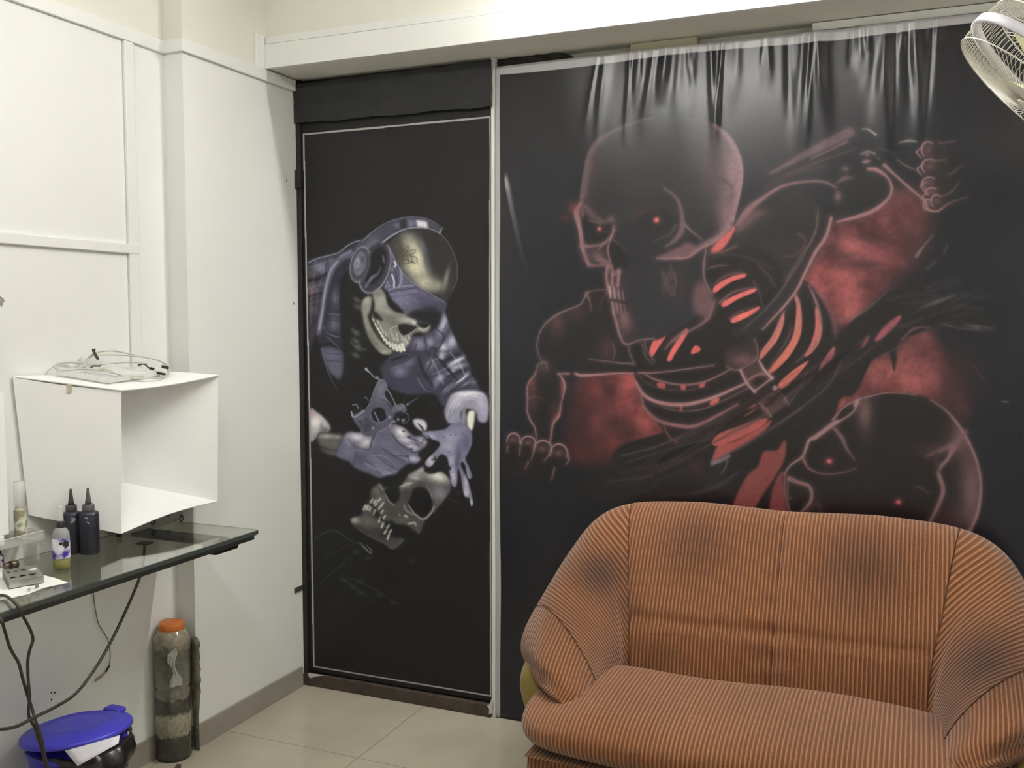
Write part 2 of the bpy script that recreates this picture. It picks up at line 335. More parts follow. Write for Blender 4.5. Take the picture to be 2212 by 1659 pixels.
def paint_big():
    A = Paint((33, 33, 41)); P, L, B = A.poly, A.line, A.blob
    A.halo = .5
    DK = (37, 34, 37); BR = (62, 42, 46); PK = (158, 112, 122); PK2 = (122, 80, 88); RED = (222, 92, 92); ORG = (200, 98, 88)
    # red smoke
    A.z(1560, 240, 3.19)
    P([(790, 760), (1000, 700), (1150, 560), (1330, 560), (1420, 760), (1330, 980), (1200, 1150), (1040, 1300), (850, 1490), (760, 1400), (560, 1150), (650, 960)], (128, 62, 68), .85, 18)
    for x, y, rx, ry, c, a in [(800, 1200, 260, 160, (160, 76, 78), .8), (860, 1380, 170, 120, (150, 72, 74), .8), (900, 920, 130, 80, (160, 80, 82), .7), (1100, 780, 120, 90, (130, 68, 74), .7),
                               (1140, 1040, 150, 60, (160, 78, 80), .7), (1240, 640, 80, 60, (96, 62, 66), .6), (820, 1140, 120, 70, (170, 80, 80), .5), (660, 1130, 90, 60, (178, 80, 80), .6)]: B(x, y, rx, ry, c, a)
    for x, y, rx, ry, a in [(980, 1060, 180, 50, .75), (830, 1000, 110, 40, .6), (1040, 870, 100, 45, .7), (1300, 900, 150, 200, .8), (1000, 1200, 60, 40, .5), (760, 940, 60, 30, .5), (960, 760, 50, 90, .4), (1120, 1130, 120, 60, .35)]: B(x, y, rx, ry, (66, 42, 46), a)
    A.z(1080, 560, 3.19)
    P([(560, 800), (900, 780), (960, 960), (1100, 1130), (1200, 1250), (1050, 1340), (880, 1380), (560, 1410), (460, 1300), (500, 1000)], (84, 42, 46), .9, 14)
    for x, y, rx, ry, c, a in [(870, 860, 110, 110, (172, 74, 76), .85), (860, 1010, 130, 90, (140, 62, 64), .8), (1010, 1080, 110, 190, (150, 68, 70), .9), (660, 880, 60, 80, (128, 56, 60), .6), (660, 1130, 60, 70, (110, 50, 54), .6), (1080, 1240, 120, 70, (150, 66, 68), .8), (790, 1280, 60, 80, (112, 50, 52), .6), (900, 800, 60, 60, (190, 78, 80), .6)]: B(x, y, rx, ry, c, a)
    for x, y, rx, ry, a in [(760, 900, 60, 60, .6), (560, 1150, 90, 200, .6), (800, 1130, 70, 60, .45), (900, 1190, 60, 80, .4)]: B(x, y, rx, ry, (52, 34, 38), a)
    A.z(1540, 640, 3.073)
    P([(1060, 430), (1180, 390), (1260, 330), (1330, 260), (1450, 280), (1560, 420), (1640, 600), (1700, 800), (1500, 720), (1200, 640), (950, 700), (800, 820), (700, 880), (860, 660), (960, 600)], (120, 58, 62), .9, 10)
    for x, y, rx, ry, c, a in [(1230, 560, 240, 110, (165, 82, 82), .9), (1080, 480, 110, 110, (160, 84, 84), .8), (1320, 430, 90, 140, (150, 78, 78), .7), (900, 700, 130, 80, (150, 72, 74), .8), (1390, 270, 90, 60, (140, 74, 74), .7)]: B(x, y, rx, ry, c, a)
    for x, y, rx, ry, a in [(1620, 560, 160, 260, .85), (1400, 370, 100, 60, .4), (1570, 750, 120, 150, .7), (1330, 300, 60, 40, .3)]: B(x, y, rx, ry, (56, 38, 42), a)
    # cloudy modulation of the smoke
    nz = vnoise(AH, AW, 46, 5)[..., None]; lum = np.clip((A.im[..., :1]-50)/60, 0, 1)
    A.im *= 1+(nz-.5)*.9*lum
    # right edge haze of feathers and twigs
    A.z(1560, 240, 3.19)
    for p, w, c, a, so in [([(340, 430), (600, 290), (880, 150)], [20, 50, 70], (112, 84, 94), .8, 5), ([(620, 330), (860, 215)], [6, 16], (125, 95, 104), .7, 3), ([(450, 440), (700, 340), (900, 270)], [8, 14, 6], (84, 62, 70), .8, 4),
                           ([(300, 520), (500, 430), (720, 380)], [10, 30, 10], (80, 58, 66), .6, 7),
                           ([(1380, 1360), (1480, 1320), (1600, 1270)], [20, 36, 8], (92, 84, 88), .7, 4), ([(1440, 1420), (1560, 1370), (1700, 1350)], [4, 10, 4], (110, 96, 102), .7, 2), ([(1500, 1390), (1620, 1420), (1700, 1450), (1860, 1500)], [6, 20, 24, 6], (104, 90, 98), .7, 5),
                           ([(1400, 1440), (1500, 1460), (1650, 1500), (1800, 1510)], [4, 12, 10, 4], (84, 66, 72), .7, 3), ([(1690, 1460), (1760, 1480)], 26, (130, 116, 124), .5, 5), ([(1340, 1000), (1400, 920), (1450, 860)], [22, 8, 3], (112, 104, 108), .8, 1.5),
                           ([(1530, 980), (1550, 930)], 10, (86, 70, 74), .6, 2), ([(1410, 1090), (1470, 1040)], 8, (86, 76, 80), .6, 2), ([(970, 125), (1010, 130), (1060, 165)], [8, 10, 16], (136, 128, 134), .9, 1.5), ([(1220, 220), (1290, 208), (1340, 216)], [6, 22, 6], (120, 108, 112), .9, 1.5)]:
        L(p, w, c, a, so)
    for x, y, r, c in [(1000, 300, 28, (120, 100, 104)), (990, 350, 24, (120, 96, 100)), (1050, 300, 16, (104, 92, 96)), (850, 400, 36, (100, 76, 80)), (870, 480, 50, (108, 78, 86)), (1080, 330, 14, (92, 80, 84))]: B(x, y, r, r*.8, c, .9)
    L([(960, 300), (1000, 280), (1050, 290)], 8, (142, 118, 122), .8, 1.5); L([(975, 355), (1020, 345)], 10, (142, 118, 122), .8, 1.5)
    # branches behind the ribs (dark diagonal log with ragged edges)
    A.z(1540, 640, 3.073)
    P([(-620, 1000), (-300, 900), (0, 830), (300, 720), (560, 560), (760, 330), (900, 190), (1130, 0), (1260, -60), (1500, -160), (1420, 30), (1300, 100), (1460, 60), (1660, 40), (1870, 190), (1500, 180), (1380, 240), (1230, 300), (1220, 420), (1206, 505), (1185, 420), (1160, 370), (1070, 420), (1010, 520), (940, 650), (850, 680), (800, 810), (700, 900), (620, 1020), (480, 1180), (400, 1260), (380, 1460), (260, 1450), (330, 1340), (420, 1180), (490, 1000), (470, 960), (420, 1030), (330, 1030), (280, 1150), (210, 1250), (140, 1420), (-100, 1420), (-500, 1400), (-900, 1300), (-700, 1150)], DK, 1, 2)
    # red gaps in the log
    for q, c in [([(1080, 280), (1150, 190), (1245, 125), (1240, 165), (1150, 260), (1090, 300)], (150, 76, 84)), ([(985, 345), (1020, 270), (1045, 270), (1010, 330)], (140, 70, 78)), ([(710, 505), (740, 430), (810, 345), (800, 410), (740, 490)], (150, 76, 80)),
                 ([(130, 1430), (170, 1300), (240, 1180), (300, 1130), (340, 1030), (430, 1020), (470, 960), (490, 970), (480, 1080), (420, 1190), (340, 1310), (260, 1420)], (140, 66, 66)), ([(385, 1450), (390, 1320), (430, 1200), (480, 1180), (500, 1450)], (132, 60, 64)),
                 ([(0, 1080), (40, 990), (150, 960), (300, 880), (390, 820), (360, 880), (250, 960), (100, 1050), (0, 1120)], (168, 74, 74)), ([(210, 800), (250, 730), (300, 720), (290, 760)], (196, 92, 84)), ([(440, 600), (500, 520), (620, 440), (650, 440), (600, 510), (480, 610)], (190, 92, 84))]:
        P(q, c, .95, 1.5)
    for p, w, c, a in [([(0, 1090), (200, 990), (500, 800), (760, 600), (880, 380)], 5, (104, 80, 86), .7), ([(160, 1030), (400, 880), (600, 740)], 5, (92, 70, 76), .6), ([(0, 1110), (60, 1090), (110, 1060)], 22, (112, 108, 124), .8), ([(60, 1180), (90, 1130), (100, 1070)], 8, (100, 92, 104), .7),
                       ([(-600, 1060), (-380, 1000), (-100, 900)], [10, 5], (84, 70, 74), .7), ([(-560, 1100), (-300, 1020), (0, 940)], 6, (80, 66, 70), .7), ([(-500, 1150), (-200, 1080)], 5, (76, 62, 68), .6), ([(-150, 1330), (50, 1250), (180, 1160)], [4, 30, 6], (66, 58, 74), .6),
                       ([(-330, 1330), (-100, 1300), (0, 1240)], [4, 10, 4], (70, 60, 68), .6), ([(-700, 1230), (-500, 1210), (-400, 1195)], 5, (84, 70, 74), .6), ([(850, 160), (980, 120), (1150, -20)], [4, 14, 4], (96, 80, 84), .6), ([(660, 200), (780, 230), (830, 240)], 10, (80, 60, 64), .5),
                       ([(500, 730), (560, 640), (600, 590)], [12, 6], (90, 70, 76), .6), ([(1140, 390), (1200, 355), (1280, 320)], 5, (100, 70, 74), .6), ([(1250, 290), (1340, 215), (1440, 205)], [8, 20, 6], (110, 70, 74), .6), ([(1730, 460), (1800, 560)], 5, (92, 60, 64), .7), ([(1925, 700), (1955, 702)], 8, (110, 110, 112), .8)]:
        L(p, w, c, a, 1.2)
    B(-110, 1130, 60, 50, (92, 40, 50), .5)
    # ----- arm, torso and ribs
    A.z(1080, 560, 3.19)
    P([(600, 230), (740, 205), (820, 420), (840, 540), (900, 560), (900, 720), (620, 690), (420, 720), (400, 780), (450, 850), (440, 950), (400, 1100), (370, 1150), (350, 1290), (250, 1240), (220, 1130), (190, 1000), (200, 850), (250, 790), (290, 710), (262, 600), (290, 480), (380, 390), (470, 350), (560, 310)], (38, 35, 39), 1, 2, keep=True)
    A.inside()
    for x, y, rx, ry, c, a in [(400, 440, 60, 110, (84, 58, 62), .8), (540, 370, 60, 60, (72, 50, 54), .7), (740, 620, 60, 90, (82, 54, 58), .8), (230, 870, 40, 110, (104, 58, 62), .8), (230, 1000, 50, 60, (80, 52, 56), .7), (300, 740, 60, 60, (88, 66, 72), .7), (390, 1130, 40, 130, (112, 64, 68), .8), (440, 880, 30, 100, (120, 66, 70), .8)]: B(x, y, rx, ry, c, a)
    A.free()
    for p, w, c, a in [([(600, 235), (560, 310), (470, 350), (380, 395), (300, 470), (262, 580), (270, 650), (300, 720)], [10, 8, 14, 8, 6, 4], (120, 92, 98), .85), ([(600, 235), (640, 220), (740, 210)], [14, 4, 3], (126, 86, 92), .8), ([(600, 240), (625, 300), (628, 360)], [16, 8, 2], (118, 80, 86), .8), ([(740, 230), (700, 300), (680, 350)], [8, 4, 2], (110, 60, 66), .6),
                       ([(250, 790), (270, 730), (320, 710), (330, 760)], [14, 20, 10], (100, 80, 88), .7), ([(250, 790), (205, 850), (192, 900), (196, 960)], [8, 12, 8], (142, 100, 106), .9), ([(196, 960), (192, 1040), (215, 1110), (245, 1160), (258, 1240)], [6, 10, 14, 10, 6], (138, 96, 102), .9), ([(200, 960), (250, 950), (300, 962)], [6, 3], (110, 70, 76), .7),
                       ([(410, 790), (440, 830), (452, 880), (436, 960), (420, 1020)], [8, 14, 18, 8, 4], (150, 104, 110), .9), ([(424, 1020), (410, 1080), (370, 1140), (350, 1270)], [8, 22, 14, 8], (150, 100, 104), .9), ([(405, 790), (480, 790)], [10, 14], (140, 100, 104), .9), ([(780, 580), (795, 640), (780, 700)], [4, 8, 3], (120, 82, 86), .7)]:
        L(p, w, c, a, 1.6)
    # clavicle and front ribs
    P([(620, 685), (900, 715), (1100, 705), (1276, 680), (1420, 640), (1560, 640), (1500, 750), (1276, 790), (1000, 790), (700, 790), (520, 790), (520, 720)], (40, 35, 38), 1, 2)
    L([(615, 690), (760, 708), (900, 722), (1060, 718), (1276, 685), (1420, 640)], [3, 8, 9, 7, 6], (118, 92, 98), .9, 1.5)
    L([(525, 790), (570, 802), (680, 796), (850, 787), (1100, 792), (1276, 778)], [16, 20, 12, 8, 6], (156, 108, 114), .95, 1.6)
    A.z(1380, 480, 3.456)
    # rib cage mass
    P([(520, 240), (700, 180), (900, 160), (1080, 250), (1230, 420), (1330, 520), (1420, 700), (1440, 850), (1340, 1060), (1180, 1250), (960, 1430), (760, 1530), (520, 1540), (250, 1600), (150, 1500), (40, 1380), (10, 1280), (-30, 1100), (30, 850), (240, 740), (480, 620), (560, 520), (500, 400)], (36, 32, 35), 1, 2.5, keep=True)
    # glowing slits
    for q, c in [([(555, 520), (580, 470), (690, 410), (790, 385), (800, 410), (690, 450), (580, 525)], RED), ([(620, 620), (640, 590), (760, 530), (870, 495), (875, 520), (760, 570), (650, 632)], RED), ([(690, 735), (720, 705), (830, 660), (905, 630), (890, 670), (800, 720), (710, 755)], (226, 98, 90)),
                 ([(90, 1000), (85, 950), (130, 850), (190, 780), (245, 760), (220, 830), (150, 940), (110, 1000)], (214, 88, 84)), ([(215, 1035), (230, 980), (290, 880), (350, 800), (372, 815), (340, 880), (270, 990), (245, 1035)], (218, 88, 86)), ([(395, 985), (400, 950), (430, 920), (465, 945), (450, 970)], (206, 84, 78)),
                 ([(905, 1010), (920, 960), (1000, 850), (1050, 740), (1085, 680), (1085, 760), (1040, 880), (960, 980), (915, 1025)], ORG), ([(965, 1130), (1000, 1070), (1110, 930), (1160, 820), (1180, 640), (1165, 560), (1200, 580), (1220, 700), (1210, 850), (1130, 1000), (1020, 1110)], (196, 98, 84)),
                 ([(1240, 1000), (1290, 900), (1320, 780), (1320, 640), (1350, 680), (1370, 800), (1350, 900), (1290, 980)], (190, 88, 82)), ([(140, 1200), (200, 1205), (195, 1245), (150, 1235)], (170, 66, 66)), ([(315, 1215), (355, 1220), (345, 1258), (320, 1250)], (180, 72, 70)), ([(455, 1215), (500, 1200), (490, 1230), (460, 1235)], (190, 78, 72)),
                 ([(530, 1360), (560, 1320), (610, 1320), (570, 1365)], (206, 86, 72)), ([(310, 1380), (330, 1380), (325, 1412), (312, 1410)], (170, 66, 66)), ([(1345, 1115), (1370, 1050), (1450, 935), (1465, 950), (1440, 1010), (1380, 1100)], (150, 78, 84)),
                 ([(1045, 1230), (1060, 1190), (1150, 1110), (1240, 1050), (1270, 1040), (1210, 1120), (1090, 1240)], (196, 96, 86)), ([(790, 1450), (810, 1405), (860, 1360), (890, 1380), (840, 1425)], (200, 92, 80)), ([(550, 1650), (600, 1580), (760, 1520), (900, 1470), (970, 1470), (900, 1540), (740, 1620), (600, 1670)], (176, 78, 74))]:
        P(q, c, 1, 1.2)
    # rib highlights
    for p, w, c, a, so in [([(560, 470), (640, 410), (740, 380), (800, 385)], [8, 16, 14, 4], (110, 74, 80), .7, 3), ([(610, 600), (700, 530), (800, 500), (870, 490)], [22, 16, 10, 4], (116, 80, 84), .8, 3), ([(690, 720), (760, 670), (860, 640)], [20, 10, 4], (110, 76, 80), .7, 3),
                           ([(120, 860), (170, 790), (240, 755)], [12, 16, 8], (110, 70, 74), .7, 3), ([(270, 900), (330, 820), (360, 800)], [8, 14, 6], (110, 70, 74), .7, 3),
                           ([(510, 350), (580, 330), (660, 325)], [6, 10, 3], (120, 88, 92), .8, 2), ([(540, 250), (620, 230), (740, 180)], [10, 14, 4], (118, 86, 92), .8, 3), ([(860, 440), (900, 520), (930, 620)], 6, (90, 68, 74), .8, 2), ([(900, 330), (970, 400), (1020, 480)], [6, 12, 6], (84, 66, 70), .7, 3), ([(600, 240), (800, 260), (1000, 350)], [4, 8, 4], (78, 62, 66), .6, 3),
                           ([(0, 1125), (120, 1125), (300, 1105), (560, 1070)], [8, 8, 6, 4], (150, 110, 116), .85, 2), ([(40, 1130), (140, 1180), (330, 1215), (500, 1190), (690, 1100)], [6, 14, 12, 12, 8], (140, 92, 98), .9, 2), ([(-10, 1130), (60, 1200), (180, 1245), (360, 1255), (520, 1230)], [4, 6, 5, 3], (96, 68, 72), .8, 1.6),
                           ([(-20, 1190), (40, 1290), (170, 1350), (360, 1360), (560, 1310), (720, 1240), (830, 1190)], [10, 26, 26, 26, 18, 10], (166, 116, 122), .95, 3), ([(190, 1385), (300, 1410), (460, 1400), (640, 1330), (820, 1240)], [4, 8, 8, 5], (120, 84, 90), .8, 2),
                           ([(20, 1290), (50, 1390), (150, 1480), (300, 1520), (430, 1520), (600, 1440), (740, 1360)], [8, 14, 22, 26, 18, 8], (150, 98, 104), .9, 4), ([(180, 1500), (230, 1600), (290, 1640)], [4, 10, 14], (120, 72, 76), .8, 3),
                           ([(920, 990), (1010, 860), (1060, 740), (1090, 670)], [4, 16, 18, 8], (150, 104, 106), .7, 3), ([(1175, 540), (1195, 600), (1205, 720), (1180, 840)], [8, 12, 10, 6], (156, 108, 112), .8, 3), ([(970, 1100), (1100, 900), (1150, 780)], [4, 12, 6], (110, 80, 84), .6, 4), ([(1270, 470), (1320, 580), (1355, 700), (1360, 820), (1290, 960)], [6, 20, 18, 14, 5], (138, 104, 110), .8, 3),
                           ([(1300, 500), (1400, 600), (1460, 720), (1470, 860)], [5, 10, 22, 6], (98, 70, 76), .7, 4), ([(1180, 1050), (1240, 990), (1340, 900)], [5, 8, 5], (120, 92, 96), .7, 2), ([(50, 880), (55, 940), (120, 1040)], 7, (112, 82, 88), .8, 2), ([(640, 1600), (800, 1520), (960, 1430)], [6, 24, 8], (120, 78, 80), .6, 5),
                           ([(1100, 1310), (1200, 1220), (1260, 1120)], [10, 16, 5], (96, 70, 76), .6, 4)]:
        L(p, w, c, a, so)
    # sternum
    P([(650, 960), (760, 900), (860, 850), (890, 960), (860, 1060), (740, 1100), (660, 1070)], (48, 40, 43), 1, 3, keep=True); A.inside(); B(790, 1030, 130, 60, (104, 72, 74), .9); A.free()
    L([(870, 870), (892, 960), (870, 1040), (740, 1105), (660, 1080)], [5, 8, 10, 6], (128, 96, 100), .8, 2)
    P([(765, 1110), (900, 1030), (1000, 1160), (870, 1268)], (70, 50, 54), 1, 2, sharp=True); B(905, 1190, 60, 45, (34, 28, 31), .95)
    L([(765, 1110), (810, 1200), (870, 1268)], 16, (168, 126, 132), .9, 2); L([(900, 1030), (940, 1100), (1000, 1165)], [8, 16, 20], (176, 136, 142), .9, 2); L([(870, 1262), (1000, 1165)], 10, (160, 122, 128), .9, 2); L([(820, 1180), (890, 1140), (960, 1130)], 14, (150, 108, 112), .7, 3)
    P([(900, 1350), (1010, 1270), (1110, 1340), (1000, 1440), (960, 1450)], (86, 60, 64), 1, 2); P([(1000, 1240), (1020, 1215), (1045, 1240), (1020, 1260)], (150, 120, 124), 1, 1); L([(905, 1355), (960, 1400), (990, 1450)], [14, 8, 8], (150, 112, 116), .9, 2); L([(1050, 1265), (1090, 1310), (1110, 1340)], 16, (130, 96, 100), .9, 2); B(990, 1330, 50, 40, (40, 32, 35), .8)
    # shoulder blade and collar bone to the right
    P([(690, 130), (760, 20), (860, -60), (1000, -140), (1190, -240), (1330, -130), (1440, -20), (1400, 120), (1270, 360), (1180, 520), (1060, 680), (900, 830), (800, 860), (700, 820), (940, 620), (1080, 460), (1000, 260), (840, 180), (640, 190)], (42, 40, 44), 1, 3, keep=True)
    A.inside(); B(1100, 190, 160, 70, (54, 46, 50), .7); A.free()
    L([(790, 800), (1000, 600), (1140, 400), (1240, 240), (1330, 40), (1340, -100)], [5, 6, 8, 5], (104, 80, 86), .8, 2)
    L([(1190, 90), (1240, 130), (1230, 190), (1160, 250), (1080, 260)], [16, 10, 6, 4], (96, 66, 72), .7, 3)
    L([(1440, -30), (1400, 110), (1320, 230), (1250, 370), (1180, 510), (1080, 640), (930, 800)], [20, 26, 26, 18, 16, 14, 5], (158, 108, 114), .95, 3)
    A.z(1560, 240, 3.19)
    L([(90, 820), (180, 690), (300, 590), (420, 520), (560, 490), (700, 490), (790, 530)], [34, 44, 26, 16, 12, 10, 8], (148, 104, 112), .9, 4)
    L([(130, 800), (220, 720), (280, 700)], [60, 70, 30], (120, 84, 92), .6, 10)
    P([(790, 540), (860, 470), (1000, 400), (1080, 420), (1150, 490), (1165, 600), (1040, 690), (900, 740), (790, 765), (770, 680)], (40, 40, 43), 1, 3)
    B(800, 590, 34, 44, (120, 92, 96), .8)
    L([(1010, 400), (1070, 410), (1140, 460), (1170, 530), (1150, 600), (1060, 680), (950, 725), (800, 765)], [20, 28, 14, 14, 18, 26, 26, 12], (160, 110, 118), .95, 3)
    L([(790, 500), (840, 470), (900, 460)], [10, 26, 8], (104, 78, 84), .7, 3)
    L([(650, 720), (655, 800), (620, 900), (570, 960), (440, 1170)], [4, 8, 10, 8, 8], (100, 74, 80), .8, 2)
    # raised forearm bones and fist
    L([(1120, 375), (1200, 450), (1290, 530), (1400, 620)], [26, 16, 18, 14], (140, 104, 108), .95, 2); L([(1210, 340), (1270, 380), (1330, 410)], [6, 14, 8], (104, 84, 88), .8, 1.5); L([(1100, 260), (1190, 300)], 6, (80, 72, 76), .7, 1.5)
    P([(1380, 250), (1420, 215), (1500, 215), (1560, 300), (1560, 560), (1500, 690), (1440, 680), (1390, 560)], (46, 38, 42), .8, 4)
    for x, y, rx, ry in [(1420, 270, 50, 60), (1430, 385, 60, 55), (1430, 500, 56, 45), (1450, 560, 50, 30), (1480, 625, 44, 50), (1420, 650, 34, 44)]:
        B(x, y, rx*.8, ry*.8, (100, 70, 78), .8); t = [(x+rx*math.cos(k)*.9, y+ry*math.sin(k)*.9) for k in np.linspace(2.2, 5.4, 7)]; L(t, [4, 10, 8, 4], (166, 122, 130), .9, 1.6)
    for x, y in [(1360, 290), (1365, 410), (1390, 525), (1400, 600)]: L([(x+20, y-35), (x-18, y-5), (x+10, y+36)], [5, 12, 5], (150, 108, 114), .9, 1.6)
    L([(1400, 620), (1420, 680), (1490, 690), (1560, 640)], [12, 16, 12, 3], (156, 110, 116), .9, 1.8)
    for p in [[(1570, 440), (1650, 385)], [(1520, 590), (1580, 560), (1630, 500)], [(1520, 665), (1600, 625), (1690, 595)], [(1500, 225), (1600, 215)], [(1450, 350), (1540, 340)]]: L(p, [8, 12, 6], (104, 74, 80), .8, 2)
    # neck and spine
    A.z(1200, 230, 4.046)
    P([(1280, 1240), (1560, 1060), (1590, 1080), (1500, 1250), (1340, 1400), (1300, 1460)], (46, 42, 46), 1, 3)
    P([(1360, 1270), (1420, 1180), (1530, 1070), (1580, 1060), (1520, 1180), (1440, 1270)], (220, 92, 94), 1, 2)
    L([(1340, 1290), (1440, 1280), (1590, 1215)], [4, 10, 3], (120, 84, 90), .7, 3)
    # ----- big skull
    SK = [(230, 720), (250, 600), (280, 440), (350, 310), (460, 230), (620, 160), (820, 100), (1040, 90), (1280, 110), (1440, 180), (1560, 300), (1620, 440), (1640, 600), (1610, 800), (1570, 950), (1550, 1060), (1440, 1150), (1300, 1230), (1340, 1260), (1310, 1350), (1290, 1440), (1330, 1560), (1380, 1660), (1300, 1780), (1100, 1930), (900, 2040), (760, 2040), (640, 2100), (560, 2040), (530, 1900), (470, 1720), (450, 1560), (450, 1400), (290, 1400), (230, 1240), (225, 1100), (175, 930), (215, 850)]
    P(SK, (44, 43, 49), 1, 2, keep=True)
    A.inside()
    B(330, 520, 120, 300, (66, 52, 58), .8); B(1400, 560, 260, 420, (84, 66, 74), .8); B(1560, 600, 110, 400, (150, 112, 124), .9); B(1500, 950, 90, 200, (140, 106, 114), .8); B(1560, 250, 150, 160, (110, 90, 100), .4)
    L([(230, 760), (260, 600), (300, 440), (370, 320), (480, 235), (620, 165), (860, 95)], [90, 76, 60, 44, 26, 6], (112, 88, 96), .8, 9)
    L([(1400, 170), (1520, 280), (1600, 430), (1630, 600), (1600, 800), (1560, 960), (1440, 1130), (1280, 1220)], [16, 40, 60, 70, 60, 50, 30, 20], (158, 118, 130), .75, 7)
    L([(1370, 640), (1450, 630), (1540, 700)], [6, 20, 10], (70, 58, 64), .7, 4); L([(1540, 700), (1550, 780), (1510, 860)], [10, 20, 10], (96, 76, 84), .6, 4)
    A.free()
    L([(1620, 440), (1640, 600), (1610, 800), (1560, 1000)], [4, 8, 6, 4], (176, 128, 140), .8, 1.5)
    # brow / left orbit side
    L([(228, 850), (190, 930), (222, 1080), (245, 1250), (295, 1390)], [20, 50, 36, 30, 16], (160, 112, 120), .9, 3)
    L([(235, 780), (240, 900), (265, 1050)], [16, 26, 20], (120, 86, 92), .7, 4)
    P([(240, 985), (290, 950), (360, 1010), (440, 1030), (500, 1010), (500, 1060), (470, 1130), (430, 1200), (330, 1215), (280, 1190), (250, 1080)], (34, 33, 38), 1, 2)
    L([(270, 880), (330, 955), (420, 1010), (480, 1000)], [50, 56, 36, 16], (96, 73, 79), .85, 6); L([(300, 1000), (400, 1030)], 8, (130, 92, 98), .6, 2); B(500, 990, 40, 40, (110, 84, 90), .8)
    L([(520, 1050), (500, 1130), (450, 1180), (380, 1250)], [18, 12, 18, 8], (130, 94, 100), .85, 2.5)
    L([(230, 1220), (300, 1225), (380, 1215), (450, 1190)], [26, 22, 14, 6], (150, 104, 112), .85, 3)
    L([(260, 1290), (300, 1380), (360, 1392), (430, 1385), (370, 1330)], [16, 26, 16, 16, 30], (142, 96, 104), .8, 4); B(360, 1300, 90, 60, (104, 74, 80), .8); L([(380, 1310), (470, 1380), (520, 1470)], [8, 26, 20], (140, 98, 104), .8, 3)
    # nose
    P([(475, 1200), (510, 1170), (570, 1200), (630, 1280), (640, 1400), (560, 1440), (520, 1460), (490, 1400), (470, 1290)], (35, 34, 39), 1, 2)
    L([(520, 1080), (480, 1180), (465, 1260), (485, 1360), (520, 1450), (560, 1440)], [18, 10, 8, 8, 8, 10], (160, 112, 120), .9, 2); L([(510, 1170), (580, 1220), (630, 1290)], [8, 5, 3], (110, 80, 86), .8, 1.5); B(560, 1440, 26, 30, (140, 104, 110), .9)
    # sockets, temple and side teeth
    B(860, 1010, 210, 150, (36, 35, 40), .75); B(700, 1300, 130, 260, (38, 37, 43), .6); B(1180, 640, 160, 260, (50, 48, 55), .5)
    L([(560, 1010), (660, 930), (800, 880), (960, 870), (1060, 930)], [10, 30, 26, 24, 10], (58, 50, 56), .6, 9)
    L([(640, 1480), (620, 1640), (640, 1800), (700, 1960)], [40, 60, 70, 60], (56, 46, 51), .5, 12)
    for x_, y_ in [(940, 1480), (975, 1500), (1010, 1480), (1045, 1500), (960, 1580), (995, 1600), (1030, 1600)]: L([(x_, y_-30), (x_+8, y_+34)], [16, 24, 10], (92, 74, 78), .6, 4)
    L([(1080, 1400), (1120, 1500), (1110, 1640), (1040, 1760)], [20, 50, 40, 16], (62, 50, 55), .6, 9)
    # eye glints
    for x, y, r in [(888, 995, 24), (390, 1075, 18)]: B(x, y, r*1.6, r*1.6, (180, 70, 76), .8); B(x, y, r*.8, r*.8, (240, 120, 120), 1)
    L([(680, 990), (740, 940), (800, 910)], [10, 20, 4], (90, 50, 56), .6, 4); L([(380, 1080), (480, 1110), (520, 1090)], [4, 8, 3], (76, 50, 56), .5, 2)
    # glow outside the brow
    B(160, 890, 60, 60, (140, 56, 64), .55); B(90, 980, 50, 30, (110, 48, 54), .6)
    # cheek bone
    L([(960, 720), (1060, 800), (1100, 900), (1115, 1000), (1100, 1100), (1040, 1180), (970, 1225)], [4, 16, 24, 34, 46, 26, 5], (122, 92, 100), .85, 5)
    L([(1130, 1030), (1190, 1090), (1280, 1160)], [20, 14, 4], (128, 98, 106), .85, 2); L([(1060, 1040), (1000, 1120), (880, 1170)], [14, 12, 4], (92, 72, 78), .7, 3)
    P([(890, 1330), (1000, 1270), (1080, 1230), (1160, 1190), (1260, 1230), (1300, 1210), (1230, 1290), (1120, 1330), (1000, 1335)], (120, 84, 92), .9, 4); L([(890, 1330), (1030, 1330), (1160, 1320), (1260, 1250), (1400, 1180), (1540, 1060)], [5, 14, 16, 18, 28, 18], (158, 112, 120), .85, 3)
    for p in [[(1020, 1350), (1010, 1440), (980, 1530)], [(1040, 1440), (1060, 1540), (1040, 1650)], [(950, 1460), (980, 1560), (1020, 1640)], [(930, 1560), (950, 1640)]]: L(p, [5, 14, 5], (84, 66, 70), .8, 3)
    # jaw hinge
    L([(1320, 1260), (1300, 1400), (1310, 1520), (1370, 1640)], [10, 18, 12, 8], (132, 98, 104), .85, 2.5)
    P([(1230, 1560), (1310, 1530), (1380, 1660), (1400, 1760), (1330, 1850), (1240, 1820), (1200, 1700)], (112, 78, 86), .85, 7)
    L([(1390, 1700), (1340, 1850), (1200, 1950), (1060, 2020), (960, 2120)], [4, 26, 14, 22, 10], (128, 94, 100), .8, 4)
    # teeth and chin
    for p, w in [([(460, 1400), (450, 1500), (470, 1600)], [30, 22, 20]), ([(500, 1460), (500, 1580)], [20, 26]), ([(560, 1450), (550, 1570)], [24, 30])]: L(p, w, (150, 104, 112), .85, 3)
    for i in range(4):
        x = 480+i*38; L([(x-2, 1580+i*12), (x+2, 1620+i*10), (x+8, 1672+i*6)], [14, 26, 20], (180, 138, 144), .95-.2*i, 3); L([(x+20, 1575+i*12), (x+26, 1680)], [3, 8, 3], (36, 30, 34), .8, 2.5)
